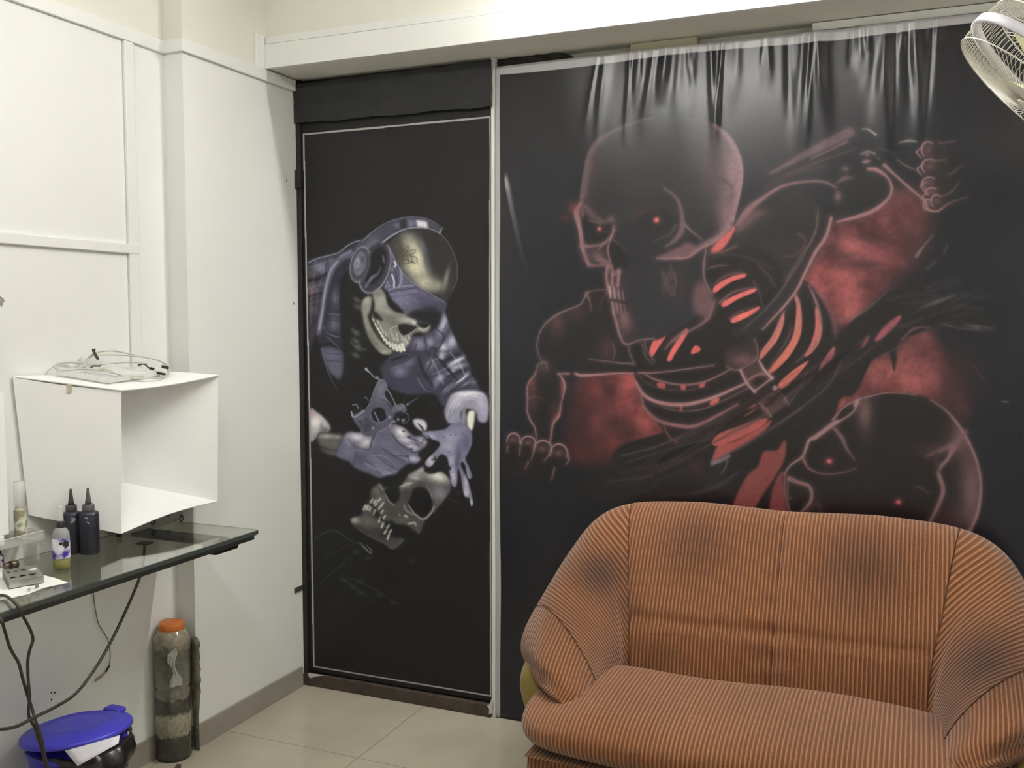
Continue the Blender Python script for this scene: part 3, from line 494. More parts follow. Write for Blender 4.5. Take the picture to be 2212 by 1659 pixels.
    for i in range(4):
        x = 505+i*34; L([(x-4, 1715+i*5), (x+4, 1755), (x+14, 1800+i*3)], [20, 22, 14], (166, 118, 126), .9-.2*i, 3); L([(x+17, 1715), (x+28, 1800)], [3, 7, 3], (36, 30, 34), .8, 2.5)
    L([(476, 1692), (540, 1700), (630, 1725)], [4, 9, 4], (40, 32, 36), .8, 3)
    L([(505, 1790), (540, 1900), (570, 2010), (620, 2080), (740, 2045), (860, 2030)], [16, 22, 16, 10, 5, 3], (150, 106, 112), .9, 3); B(620, 1900, 70, 120, (110, 74, 80), .8); B(600, 1850, 40, 60, (140, 96, 102), .6)
    # neck cords below the jaw
    L([(640, 2090), (660, 2180), (700, 2260)], [8, 14, 6], (108, 82, 88), .8, 2); L([(760, 2080), (790, 2180), (850, 2250)], [6, 10, 5], (108, 82, 88), .8, 2)
    # ----- skull at the lower right
    A.z(1540, 640, 3.073)
    P([(800, 820), (860, 740), (980, 680), (1120, 640), (1300, 645), (1450, 690), (1600, 800), (1680, 930), (1760, 1080), (1785, 1250), (1770, 1420), (1690, 1600), (1500, 1640), (900, 1640), (560, 1640), (500, 1450), (470, 1250), (480, 1150), (600, 1060), (640, 960), (720, 880)], (38, 33, 36), 1, 2, keep=True)
    A.inside()
    B(1010, 770, 60, 150, (118, 88, 92), .85); B(1640, 950, 90, 160, (110, 78, 84), .8); B(1720, 1300, 90, 330, (124, 88, 96), .85); B(1600, 1500, 160, 100, (92, 62, 68), .7); B(1500, 1020, 140, 60, (84, 60, 64), .6)
    B(1560, 1240, 60, 200, (38, 32, 35), .7)
    A.free()
    for p, w, c, a, so in [([(800, 820), (870, 740), (960, 690), (1060, 660), (1180, 640), (1350, 655)], [12, 8, 10, 8, 5, 3], (146, 108, 112), .9, 1.8), ([(960, 700), (930, 760), (870, 810), (800, 850), (690, 930), (640, 960), (600, 1060), (520, 1120), (478, 1180)], [30, 22, 16, 30, 30, 20, 14, 10, 10], (156, 118, 122), .9, 2.5),
                           ([(1450, 690), (1560, 770), (1660, 900), (1740, 1060), (1780, 1240), (1760, 1430), (1690, 1590)], [3, 8, 20, 12, 14, 20, 16], (148, 108, 114), .85, 3), ([(810, 880), (860, 940), (890, 1010), (940, 1080)], [20, 26, 14, 5], (120, 90, 96), .85, 3), ([(610, 1090), (640, 1140), (730, 1178), (860, 1170), (950, 1140)], [14, 12, 8, 5, 3], (130, 88, 96), .85, 2),
                           ([(600, 1060), (610, 1100)], 14, (130, 90, 98), .8, 2), ([(480, 1180), (480, 1300), (510, 1420), (520, 1480)], [10, 18, 10], (124, 84, 90), .85, 2), ([(510, 1210), (560, 1230), (640, 1260), (660, 1320), (640, 1380), (580, 1440)], [34, 26, 24, 20, 22, 10], (140, 100, 104), .9, 3),
                           ([(500, 1240), (500, 1330), (520, 1340)], 12, (120, 84, 90), .7, 2), ([(640, 1420), (700, 1380), (720, 1450)], [30, 40, 20], (80, 58, 64), .7, 6), ([(1600, 1000), (1560, 1080), (1500, 1160), (1530, 1280), (1500, 1380), (1440, 1500)], [40, 22, 26, 30, 26, 18], (136, 100, 106), .85, 3), ([(1420, 1060), (1520, 1020), (1620, 970), (1680, 900)], [8, 22, 36, 20], (120, 88, 94), .8, 5),
                           ([(1330, 1260), (1380, 1270), (1440, 1310)], [3, 8, 3], (104, 74, 80), .8, 1.5), ([(1480, 1050), (1500, 1160)], [30, 20], (70, 52, 56), .6, 5)]: L(p, w, c, a, so)
    P([(830, 820), (870, 760), (940, 730), (930, 760), (880, 800)], (44, 36, 39), 1, 1.5)
    for x, y in [(775, 1095), (1232, 1365)]: B(x, y, 34, 28, (150, 60, 70), .8); B(x, y, 16, 14, (210, 100, 108), 1)
    # knuckles lower left
    A.z(1080, 560, 3.19)
    P([(50, 1260), (70, 1215), (110, 1205), (160, 1225), (230, 1225), (300, 1255), (360, 1280), (430, 1280), (480, 1330), (485, 1400), (400, 1440), (360, 1520), (180, 1500), (40, 1480)], (40, 34, 37), .9, 3)
    for x, y, rx, ry in [(100, 1250, 44, 50), (200, 1270, 50, 50), (300, 1310, 60, 60), (410, 1340, 60, 66)]:
        B(x, y-4, rx*.7, ry*.5, (116, 80, 84), .75); L([(x+rx*math.cos(k), y+ry*math.sin(k)) for k in np.linspace(3.0, 6.6, 9)], [5, 9, 12, 9, 6], (164, 126, 132), .9, 1.8)
    for p in [[(60, 1290), (58, 1330)], [(145, 1300), (140, 1350)], [(245, 1300), (220, 1380)], [(350, 1340), (310, 1390)], [(470, 1330), (480, 1380), (460, 1415)], [(380, 1440), (360, 1520)], [(200, 1400), (180, 1440)]]: L(p, [10, 14, 5], (132, 96, 100), .85, 2)
    # fibres on the ragged log
    A.z(1540, 640, 3.073); rg = np.random.RandomState(8)
    for k in range(46):
        t = rg.rand(); x0 = -620+t*1500; y0 = 1180-t*760+rg.uniform(-70, 190)*(1-.55*t); ln = rg.uniform(120, 420); sl = -.42-.35*t+rg.uniform(-.06, .06)
        L([(x0, y0), (x0+ln*.5, y0+ln*.5*sl+8), (x0+ln, y0+ln*sl)], [2, rg.uniform(4, 11), 2], (rg.randint(58, 92),)+(rg.randint(48, 64),)*2, rg.uniform(.25, .6), 1.6)
    for k in range(10):
        t = rg.rand(); x0 = -500+t*1300; y0 = 1190-t*700; L([(x0, y0), (x0+110, y0-70-40*t), (x0+240, y0-120-90*t)], [6, 26, 6], (28, 25, 28), .6, 3)
    for k in range(24):
        x0 = 1150+rg.uniform(0, 500); y0 = rg.uniform(-60, 260); ln = rg.uniform(60, 260); L([(x0, y0), (x0+ln, y0-ln*rg.uniform(-.15, .55))], [2, 7, 2], (84, 72, 78), rg.uniform(.2, .5), 2)
    # general canvas grain
    A.im *= 1+(vnoise(AH, AW, 5, 9, 2)[..., None]-.5)*.14
    return A
def paint_door():
    A = Paint((31, 30, 32)); P, L, B = A.poly, A.line, A.blob
    DK = (30, 29, 32); BL = (96, 94, 128); BL2 = (70, 68, 98); WH = (186, 184, 206); NV = (42, 41, 58)
    def L2(*a, **k):
        A.halo = .3; L(*a, **k); A.halo = 0.
    # ----- shirt left part
    A.z(640, 440, 4.609)
    P([(125, 590), (250, 540), (430, 490), (520, 430), (640, 370), (700, 380), (660, 470), (560, 640), (480, 700), (440, 860), (450, 1300), (470, 1480), (460, 1700), (420, 1760), (330, 1640), (250, 1440), (200, 1300), (130, 1480), (125, 900)], (40, 39, 54), 1, 2, keep=True)
    A.inside()
    for x, y, rx, ry, c, a in [(250, 640, 90, 70, (104, 104, 134), .95), (370, 580, 60, 50, (84, 84, 112), .8), (150, 860, 60, 90, (112, 82, 82), .8), (160, 700, 60, 60, (84, 70, 76), .7), (170, 1060, 50, 60, (88, 72, 80), .7), (200, 860, 40, 60, (84, 84, 108), .6), (400, 950, 46, 100, (88, 88, 112), .8), (390, 1200, 60, 90, (88, 88, 116), .8), (260, 800, 40, 60, (60, 60, 84), .8),
                               (170, 1300, 50, 100, (66, 54, 62), .6), (360, 1520, 80, 60, (84, 84, 112), .85), (400, 1640, 60, 60, (80, 80, 108), .8), (300, 1240, 90, 30, (60, 60, 84), .6)]: B(x, y, rx, ry, c, a)
    A.free()
    for p, w, c, a in [([(125, 770), (240, 740), (330, 690)], 34, DK, .9), ([(125, 930), (220, 900), (300, 880)], 20, DK, .8), ([(320, 540), (300, 640), (330, 700)], 12, NV, .8), ([(220, 1300), (330, 1290), (440, 1300)], 20, NV, .9), ([(230, 1420), (350, 1400), (450, 1440)], 30, DK, .8), ([(380, 1060), (440, 1070)], 14, NV, .8), ([(320, 1600), (460, 1590)], 10, NV, .8),
                       ([(300, 1280), (380, 1320), (440, 1330)], [4, 10, 4], (96, 96, 120), .8), ([(310, 1320), (380, 1390), (440, 1440)], [4, 8, 4], (96, 96, 120), .8)]: L(p, w, c, a, 1.5)
    L2([(125, 590), (230, 545), (330, 520), (430, 490), (520, 420), (600, 380), (670, 370)], 9, (124, 124, 152), .9, 1.2)
    L([(560, 500), (460, 540), (400, 600), (350, 690), (310, 820), (280, 960), (260, 1100), (230, 1290)], [70, 60, 50, 56, 50, 44, 44, 40], (74, 74, 102), .95, 4)
    L2([(420, 580), (360, 650), (320, 760), (290, 900), (270, 1050), (235, 1250)], [10, 16, 12, 16, 14, 20], (140, 140, 170), .75, 3)
    for y in (480, 500, 520): B(540-(y-480)*2, y, 12, 34, (120, 120, 150), .6, 40)
    L([(260, 1440), (300, 1600), (350, 1740), (420, 1860)], [6, 6, 4, 3], (108, 108, 130), .8, 1.5)
    P([(260, 1450), (450, 1470), (470, 1600), (460, 1700), (420, 1740), (330, 1660)], (76, 76, 104), .85, 3)
    L([(300, 1560), (460, 1580)], 10, NV, .7, 2); L([(290, 1490), (450, 1500)], 6, NV, .5, 2)
    for p, w, c, a in [([(200, 570), (190, 700), (160, 900), (150, 1200)], 16, (98, 98, 128), .35), ([(300, 530), (280, 680), (230, 860), (210, 1100)], 14, (98, 98, 128), .35), ([(125, 640), (260, 600), (360, 560)], 14, (104, 104, 134), .35), ([(125, 850), (200, 820), (290, 800)], 14, (120, 96, 110), .35), ([(130, 1000), (200, 980), (260, 960)], 16, (110, 92, 104), .35),
                       ([(410, 900), (400, 1100), (410, 1290)], 10, (40, 39, 56), .6), ([(340, 1000), (440, 1010)], 16, (40, 39, 56), .6), ([(330, 1160), (440, 1170)], 12, (40, 39, 56), .6), ([(340, 1100), (440, 1110)], 10, (112, 112, 140), .5)]: L(p, w, c, a, 2.5)
    # neck bones
    for x, y in [(610, 960), (620, 1030), (600, 1290), (600, 1370), (620, 1440), (600, 1510)]: B(x, y, 50, 26, (84, 88, 78), .7, 30)
    for x, y in [(580, 1260), (570, 1400), (650, 1430)]: L([(x-20, y-20), (x+20, y+20), (x+50, y+20)], 12, (90, 94, 86), .6, 3)
    # ----- shirt right shoulder and sleeve
    P([(1120, 1330), (1250, 1320), (1380, 1240), (1440, 1080), (1480, 1080), (1520, 1180), (1580, 1330), (1650, 1470), (1720, 1600), (1760, 1720), (1840, 1850), (1960, 1960), (1500, 2020), (1380, 1900), (1100, 1900), (900, 1800), (860, 1640), (960, 1500), (1090, 1460)], (50, 49, 70), 1, 2, keep=True)
    A.inside()
    for x, y, rx, ry, c, a, g in [(1470, 1200, 50, 150, (142, 142, 178), .9, 20), (1230, 1400, 70, 70, (110, 110, 142), .9, 0), (1340, 1380, 50, 60, (112, 112, 146), .9, 0), (1560, 1370, 60, 90, (150, 150, 184), .9, 25), (1470, 1440, 50, 60, (176, 176, 204), .9, 0), (1320, 1530, 80, 60, (108, 108, 140), .85, 0), (1140, 1590, 90, 50, (92, 92, 124), .85, -20), (1450, 1520, 60, 50, (128, 128, 160), .8, 0),
                                  (1600, 1600, 90, 30, (190, 190, 214), .9, -25), (1560, 1660, 90, 30, (160, 160, 190), .85, -25), (1640, 1560, 50, 40, (136, 136, 170), .8, 0), (1040, 1640, 60, 40, (86, 86, 118), .8, 0), (1420, 1660, 60, 60, (88, 88, 120), .7, 0), (1680, 1500, 30, 60, (120, 120, 154), .8, 20)]: B(x, y, rx, ry, c, a, g)
    A.free()
    for p, w, c, a in [([(1280, 1330), (1300, 1420), (1290, 1500)], 14, NV, .9), ([(1400, 1250), (1480, 1330), (1400, 1480), (1300, 1640)], [10, 16, 20, 20], NV, .9), ([(1100, 1480), (1300, 1480), (1360, 1440)], 26, NV, .9), ([(1380, 1440), (1450, 1560), (1500, 1640)], [20, 40, 30], (36, 35, 48), .95), ([(1480, 1560), (1600, 1500), (1660, 1480)], [26, 40, 16], (36, 35, 48), .95),
                       ([(1420, 1400), (1480, 1340), (1520, 1260)], [4, 12, 4], NV, .7), ([(1200, 1400), (1180, 1500), (1230, 1640)], 14, NV, .8), ([(1500, 1200), (1460, 1300)], 8, NV, .6), ([(960, 1560), (1100, 1520), (1160, 1560)], 26, DK, .9), ([(870, 1640), (980, 1600)], 30, DK, .7)]: L(p, w, c, a, 2.5)
    # ----- lower sleeve (second view)
    A.z(640, 760, 4.88)
    P([(1340, 0), (1740, 0), (1790, 90), (1840, 160), (1830, 230), (1910, 320), (1900, 400), (1700, 420), (1600, 470), (1540, 470), (1440, 400), (1380, 300), (1080, 300), (900, 200), (920, 130), (1060, 100), (1200, 30)], (48, 47, 66), 1, 3, keep=True)
    A.inside()
    for x, y, rx, ry, c, a, g in [(1100, 210, 90, 70, (96, 96, 130), .9, 0), (1200, 130, 80, 40, (84, 84, 116), .8, -30), (1700, 100, 120, 26, (190, 190, 212), .9, -28), (1700, 160, 110, 34, (140, 140, 174), .9, -15), (1640, 220, 46, 30, (176, 176, 204), .9, -10), (1420, 150, 60, 80, (92, 92, 124), .85, 20), (1520, 280, 60, 40, (150, 150, 182), .9, -35), (1760, 280, 110, 22, (190, 190, 212), .85, -40),
                                  (1800, 330, 80, 20, (130, 130, 162), .8, -30), (1640, 360, 100, 16, (140, 140, 170), .8, -50), (1480, 330, 40, 60, (96, 96, 128), .8, 20), (1580, 400, 70, 14, (130, 130, 160), .7, -50), (1880, 320, 40, 40, (100, 100, 134), .7, 0), (1540, 40, 40, 70, (156, 156, 186), .85, 10)]: B(x, y, rx, ry, c, a, g)
    for p, w, a in [([(1460, 30), (1540, 110), (1620, 200), (1700, 290)], [16, 34, 40, 20], .95), ([(1560, 110), (1680, 40), (1740, 20)], [30, 34, 14], .95), ([(1600, 260), (1700, 220), (1830, 180)], [16, 30, 12], .9), ([(1400, 0), (1430, 100), (1380, 220)], [14, 20, 14], .8), ([(1620, 330), (1720, 290), (1790, 240)], [6, 16, 6], .8), ([(1300, 60), (1340, 200), (1440, 360)], [30, 40, 30], .8), ([(1540, 450), (1660, 340), (1700, 300)], [4, 12, 4], .8), ([(1640, 430), (1760, 340), (1880, 290)], [3, 14, 6], .7)]: L(p, w, (34, 33, 46), a, 2.5)
    A.free()
    for p, w, c, a in [([(1420, 60), (1500, 200), (1560, 340)], 12, (150, 150, 180), .45), ([(1640, 20), (1730, 130), (1790, 260)], 12, (170, 170, 198), .45), ([(1380, 130), (1520, 60), (1640, 0)], 12, (140, 140, 172), .4), ([(1440, 240), (1560, 190), (1680, 120)], 10, (150, 150, 182), .4), ([(1000, 180), (1180, 120), (1260, 60)], 10, (120, 120, 152), .4)]: L(p, w, c, a, 2)
    # cuff right
    P([(1570, 640), (1590, 560), (1640, 460), (1740, 415), (1880, 405), (1980, 440), (2030, 520), (2040, 640), (2010, 740), (1930, 730), (1900, 640), (1800, 600), (1740, 650), (1740, 750), (1650, 760), (1600, 740)], (120, 119, 148), 1, 1.5, keep=True)
    A.inside()
    for x, y, rx, ry, c, a, g in [(1820, 450, 170, 40, (200, 198, 208), .95, 0), (1700, 520, 100, 60, (176, 174, 196), .85, -40), (1960, 540, 60, 90, (160, 158, 180), .7, 0), (1980, 650, 30, 80, (140, 138, 176), .8, 0)]: B(x, y, rx, ry, c, a, g)
    for k in range(5): L([(1590+k*26, 700-k*30), (1650+k*26, 560-k*16), (1760+k*30, 500-k*14), (1900+k*20, 500-k*12)], [6, 12, 10, 4], (104, 102, 132) if k % 2 else (190, 188, 206), .5, 2.5)
    A.free()
    P([(1740, 760), (1760, 620), (1800, 610), (1790, 780)], (120, 120, 146), .9, 2); P([(1790, 640), (1830, 620), (1890, 620), (1900, 700), (1870, 830), (1800, 800), (1830, 700)], (30, 29, 34), .9, 2); P([(1820, 640), (1890, 630), (1880, 760), (1855, 835), (1810, 780)], (196, 194, 180), 1, 2)
    # right glove
    P([(1330, 860), (1380, 840), (1560, 820), (1650, 760), (1740, 745), (1800, 780), (1850, 830), (1860, 960), (1820, 1060), (1790, 1130), (1830, 1220), (1860, 1300), (1850, 1340), (1820, 1330), (1800, 1260), (1790, 1200), (1760, 1160), (1740, 1190), (1770, 1260), (1830, 1400), (1870, 1580), (1850, 1630), (1830, 1540), (1790, 1530), (1765, 1460), (1740, 1300), (1710, 1230), (1700, 1400), (1660, 1420), (1620, 1320), (1610, 1200), (1600, 1120), (1540, 1080), (1480, 1140), (1440, 1200), (1400, 1215), (1365, 1180), (1400, 1120), (1500, 1020), (1520, 960), (1430, 920), (1390, 910)], (98, 96, 132), 1, 1.2, keep=True)
    A.inside()
    for x, y, rx, ry, c, a, g in [(1640, 900, 110, 60, (132, 131, 164), .85, 0), (1600, 1000, 100, 80, (136, 134, 164), .85, 0), (1430, 890, 60, 40, (150, 150, 178), .8, 20), (1420, 1150, 60, 60, (184, 182, 200), .9, -50), (1660, 1300, 40, 110, (164, 162, 190), .9, 0), (1640, 1140, 60, 60, (144, 142, 170), .8, 0), (1800, 1380, 30, 120, (150, 148, 180), .9, 0), (1800, 1490, 34, 50, (170, 168, 196), .9, 0), (1855, 1590, 20, 40, (170, 168, 196), .9, 0),
                                  (1800, 960, 60, 120, (72, 70, 108), .8, 0), (1720, 1080, 30, 120, (62, 60, 96), .7, 0), (1720, 820, 60, 40, (112, 110, 150), .8, 0), (1700, 1180, 30, 100, (58, 56, 86), .6, 0)]: B(x, y, rx, ry, c, a, g)
    for x, y in [(1630, 880), (1690, 880), (1570, 900), (1620, 1060), (1480, 1110), (1650, 1200), (1660, 1270)]: B(x, y, 14, 10, (70, 68, 96), .6)
    A.free()
    for q in [[(1480, 1000), (1440, 940), (1400, 880), (1440, 950)], [(1610, 1190), (1640, 1230), (1620, 1250), (1600, 1220)], [(1450, 1140), (1470, 1100), (1480, 1150)]]: P(q, DK, .9, 1)
    for x, y in [(1400, 890), (1415, 915), (1600, 1170), (1625, 1225), (1440, 1140)]: B(x, y, 16, 10, (26, 25, 30), .9)
    # left cuff, wrist and glove
    P([(155, 610), (210, 630), (290, 690), (350, 760), (365, 820), (320, 850), (250, 850), (200, 920), (155, 930)], (150, 146, 152), 1, 2, keep=True); A.inside(); B(220, 740, 80, 80, (206, 202, 204), .9); B(180, 650, 60, 40, (160, 130, 132), .7); B(310, 830, 60, 40, (70, 70, 88), .8); B(200, 900, 50, 40, (120, 118, 126), .8); B(270, 780, 24, 50, (92, 92, 110), .5); A.free()
    P([(250, 860), (380, 870), (500, 880), (470, 960), (440, 1040), (300, 1010), (240, 960)], (84, 84, 84), .95, 3); B(330, 890, 90, 30, (150, 148, 140), .8); B(440, 900, 40, 20, (150, 148, 140), .6); P([(250, 1020), (350, 1040), (440, 1060), (420, 1095), (320, 1070)], (104, 104, 98), .7, 3)
    P([(500, 900), (560, 845), (680, 850), (700, 790), (800, 720), (1000, 760), (1040, 760), (1140, 800), (1240, 880), (1340, 890), (1390, 950), (1370, 1000), (1300, 1050), (1290, 1090), (1320, 1130), (1270, 1180), (1190, 1180), (1100, 1240), (1060, 1290), (960, 1310), (880, 1330), (760, 1280), (620, 1220), (560, 1160), (440, 1110), (440, 1040), (470, 960)], (80, 78, 108), 1, 1.5, keep=True)
    A.inside()
    for x, y, rx, ry, c, a, g in [(640, 900, 110, 50, (196, 192, 204), .95, 10), (740, 960, 80, 60, (186, 182, 196), .9, -30), (560, 950, 50, 60, (120, 118, 150), .8, 0), (1110, 850, 90, 60, (206, 202, 208), .95, 30), (1160, 930, 90, 40, (190, 187, 200), .8, 10), (1330, 940, 60, 40, (170, 168, 186), .9, 30), (1230, 1010, 80, 40, (178, 175, 194), .9, 10), (1240, 1130, 90, 40, (158, 156, 182), .9, 10),
                                  (560, 1060, 90, 60, (98, 96, 128), .8, 0), (900, 1150, 180, 60, (100, 98, 132), .8, 20), (860, 1220, 130, 40, (108, 106, 140), .7, 10), (950, 980, 120, 50, (96, 94, 124), .7, 0), (1080, 1080, 100, 30, (104, 102, 134), .7, 30), (960, 1280, 80, 24, (120, 118, 150), .7, -10), (680, 1120, 60, 60, (60, 58, 84), .7, 0)]: B(x, y, rx, ry, c, a, g)
    for p, w, a in [([(830, 860), (800, 950), (770, 1030), (620, 1000), (560, 920)], [24, 20, 10, 8, 4], .7), ([(1010, 860), (1060, 930), (1130, 1000), (1240, 1060), (1300, 1050)], [10, 16, 14, 14, 6], .8), ([(900, 1010), (1000, 1080), (1150, 1160)], [4, 12, 8], .7), ([(840, 1080), (950, 1180), (1070, 1240)], [4, 10, 6], .7), ([(1140, 990), (1200, 1020), (1240, 1010)], [6, 10, 4], .8), ([(1050, 1090), (1180, 1110), (1190, 1160)], [4, 12, 8], .8), ([(640, 1060), (620, 1150), (600, 1210)], 10, .6),
                    ([(720, 1130), (820, 1210), (900, 1300)], [4, 10, 4], .6), ([(1180, 900), (1260, 930), (1300, 950)], [16, 20, 8], .6), ([(870, 1120), (960, 1150), (1040, 1210)], [3, 8, 3], .6), ([(1260, 960), (1290, 990), (1300, 960)], 10, .6)]: L(p, w, (44, 42, 62), a, 2)
    for x, y in [(1200, 900), (1250, 880), (1330, 960), (1220, 1030), (1180, 1100), (1140, 840), (1350, 930)]: B(x, y, 20, 12, (34, 33, 42), .85)
    for p in [[(880, 1260), (960, 1290), (1060, 1250)], [(740, 1180), (860, 1240), (1000, 1270)], [(800, 1100), (900, 1090), (1000, 1140)]]: L(p, [4, 8, 3], (134, 132, 166), .7, 1.5)
    A.free()
    P([(1240, 720), (1300, 710), (1360, 730), (1385, 780), (1370, 830), (1320, 830), (1260, 780)], (176, 174, 190), 1, 1.5); L([(1290, 760), (1330, 800), (1350, 830)], [10, 26, 14], (40, 38, 50), .9, 1.5)
    # machine
    MC = (72, 70, 94); ML = (128, 126, 152)
    P([(880, 300), (930, 300), (965, 370), (960, 400), (1060, 560), (1130, 545), (1165, 600), (1160, 640), (1060, 700), (1030, 740), (960, 800), (880, 830), (850, 850), (800, 890), (720, 880), (690, 830), (640, 770), (600, 700), (585, 620), (620, 660), (700, 610), (720, 640), (790, 530), (830, 400)], MC, 1, 1.2, keep=True)
    A.inside(); B(900, 400, 70, 120, (96, 94, 122), .8); B(1100, 590, 60, 40, (100, 98, 126), .8); B(760, 780, 80, 60, (48, 46, 64), .7); B(680, 700, 60, 50, (88, 86, 110), .6); A.free()
    for q in [[(955, 410), (1000, 440), (1040, 540), (1010, 600), (960, 500), (940, 450)], [(800, 650), (830, 600), (900, 590), (950, 640), (960, 700), (900, 740), (820, 730)], [(620, 600), (650, 570), (700, 590), (620, 650)]]: P(q, (32, 31, 40), 1, 1)
    for p, w, c, a in [([(880, 300), (830, 400), (780, 540), (720, 640)], 7, ML, .9), ([(885, 300), (935, 305), (965, 380)], 6, ML, .8), ([(960, 390), (1000, 450), (1055, 560)], 7, (150, 148, 170), .9), ([(740, 185), (790, 230), (830, 270), (880, 290)], [22, 10, 10, 12], (140, 138, 160), .9), ([(585, 630), (610, 690), (700, 640), (715, 620)], 12, (150, 148, 170), .9), ([(600, 560), (640, 560), (660, 600)], 10, ML, .9), ([(720, 490), (740, 480), (765, 515)], 7, ML, .8),
                       ([(830, 640), (880, 740)], 9, (150, 148, 172), .9), ([(790, 680), (830, 740), (900, 750), (960, 700), (950, 640)], 6, ML, .7), ([(920, 470), (980, 530), (1040, 640)], 5, ML, .7), ([(950, 490), (1010, 560), (1040, 600)], 4, ML, .7), ([(1030, 690), (1160, 620)], 6, ML, .8), ([(1060, 570), (1110, 550), (1150, 580)], 6, (140, 138, 160), .8), ([(1200, 540), (1300, 480)], [14, 6], (80, 78, 100), .9), ([(1130, 520), (1190, 420), (1230, 330)], [5, 5], (66, 62, 72), .8),
                       ([(1280, 270), (1330, 360), (1385, 420)], [6, 10, 4], (112, 110, 132), .9), ([(1430, 520), (1490, 590)], 4, (66, 62, 72), .7), ([(880, 850), (960, 800), (1040, 730)], 6, ML, .8), ([(640, 740), (680, 790), (740, 870)], 5, (92, 90, 110), .7), ([(1040, 720), (1000, 760), (1000, 800)], 8, (160, 158, 180), .6)]: L(p, w, c, a, 1.1)
    for x, y, r in [(1120, 700, 90), ]: P([(x+r*math.cos(k), y+r*.8*math.sin(k)) for k in np.linspace(0, 6.28, 10)[:-1]], (32, 31, 38), 1, 1.5); L([(x+r*.85*math.cos(k), y+r*.7*math.sin(k)) for k in np.linspace(-1.4, 1.6, 8)], 6, (112, 110, 132), .8, 1.3)
    for x, y, r in [(1080, 715, 14), (1135, 725, 16), (1040, 738, 12), (815, 805, 12), (745, 185, 14), (1180, 555, 12), (860, 270, 12), (990, 690, 14)]: B(x, y, r*1.2, r*1.2, (150, 148, 172), .8)
    for x, y in [(740, 715), (680, 740), (740, 830)]: B(x, y, 24, 20, (44, 42, 58), .7)
    # ----- lower skull
    A.z(640, 980, 4.88)
    P([(1180, 230), (1300, 160), (1350, 130), (1370, 190), (1440, 210), (1540, 185), (1620, 270), (1640, 370), (1600, 440), (1500, 570), (1460, 620), (1380, 690), (1340, 760), (1300, 840), (1180, 760), (1060, 740), (1000, 700), (960, 860), (920, 880), (1140, 900), (1040, 1000), (940, 950), (800, 880), (640, 780), (580, 700), (620, 670), (700, 650), (710, 570), (780, 500), (800, 380), (900, 300), (960, 340), (1090, 350), (1130, 310)], (66, 66, 66), 1, 2.5, keep=True)
    A.inside()
    for x, y, rx, ry, c, a, g in [(1500, 240, 150, 70, (196, 196, 192), .95, 15), (1260, 230, 100, 50, (140, 138, 150), .8, 0), (1320, 170, 80, 40, (158, 156, 170), .8, -20), (1520, 420, 110, 90, (112, 111, 128), .85, 40), (1170, 330, 90, 40, (142, 142, 138), .85, -20), (1260, 260, 60, 20, (170, 168, 178), .6, 10), (1300, 360, 120, 40, (60, 60, 60), .7, 0), (1160, 450, 60, 100, (56, 56, 54), .7, 0),
                                  (620, 705, 60, 50, (160, 160, 154), .9, -20), (760, 720, 120, 60, (88, 88, 84), .8, 20), (700, 800, 160, 30, (50, 50, 48), .8, 30), (1060, 620, 90, 80, (60, 60, 58), .6, 0), (1120, 700, 100, 40, (84, 84, 82), .6, 10), (940, 860, 160, 60, (44, 44, 44), .8, 20), (850, 390, 50, 50, (92, 92, 88), .8, 0), (900, 480, 60, 60, (96, 96, 94), .7, 0)]: B(x, y, rx, ry, c, a, g)
    A.free()
    P([(930, 400), (990, 350), (1050, 330), (1090, 360), (1100, 440), (1080, 500), (1040, 525), (990, 500), (970, 460)], (30, 29, 31), 1, 1.5); P([(900, 290), (1000, 250), (1170, 220), (1120, 300), (1000, 340), (940, 360)], (31, 30, 33), .95, 2)
    P([(1240, 380), (1320, 350), (1400, 400), (1440, 490), (1435, 590), (1350, 680), (1280, 640), (1200, 570), (1190, 510), (1220, 440)], (29, 28, 31), 1, 2)
    P([(1340, 120), (1380, 170), (1440, 190), (1530, 130), (1600, 150), (1640, 280), (1600, 230), (1530, 185), (1440, 212), (1370, 195)], (30, 29, 33), .9, 2)
    for p, w, c, a in [([(1190, 540), (1260, 640), (1350, 690), (1430, 620), (1460, 560)], [10, 16, 20, 16, 14], (130, 130, 128), .9), ([(1140, 540), (1170, 600), (1250, 650)], [10, 20, 10], (120, 120, 118), .8), ([(930, 400), (960, 460), (990, 510), (1040, 545)], [6, 12, 14, 10], (124, 124, 122), .85), ([(1100, 350), (1180, 320), (1230, 310)], [10, 26, 8], (156, 156, 152), .8), ([(880, 330), (920, 380)], [10, 16], (130, 130, 130), .8),
                       ([(1440, 470), (1420, 410), (1380, 330)], [10, 8, 4], (130, 129, 146), .7), ([(640, 780), (800, 880), (940, 950), (1030, 1000), (1140, 900)], [3, 8, 6, 12, 5], (84, 84, 82), .8), ([(1190, 740), (1250, 730), (1270, 760)], [20, 30, 10], (150, 150, 142), .85), ([(1150, 655), (1175, 665)], 22, (160, 160, 156), .8), ([(1090, 640), (1100, 650)], 16, (120, 120, 118), .8), ([(1270, 790), (1300, 840)], 20, (72, 72, 72), .7)]: L(p, w, c, a, 2)
    for (x, y) in [(725, 570), (755, 570), (785, 575), (830, 620), (885, 700), (915, 755), (945, 820), (975, 880)]: L([(x-6, y+20), (x+8, y-20)], [20, 24], (176, 176, 170), .85, 2)
    for (x, y) in [(800, 500), (845, 540), (885, 570), (910, 615), (935, 670), (975, 770), (1000, 820), (915, 535), (880, 490), (835, 510)]: L([(x-8, y+12), (x+10, y-14)], [22, 20], (166, 166, 160), .85, 2)
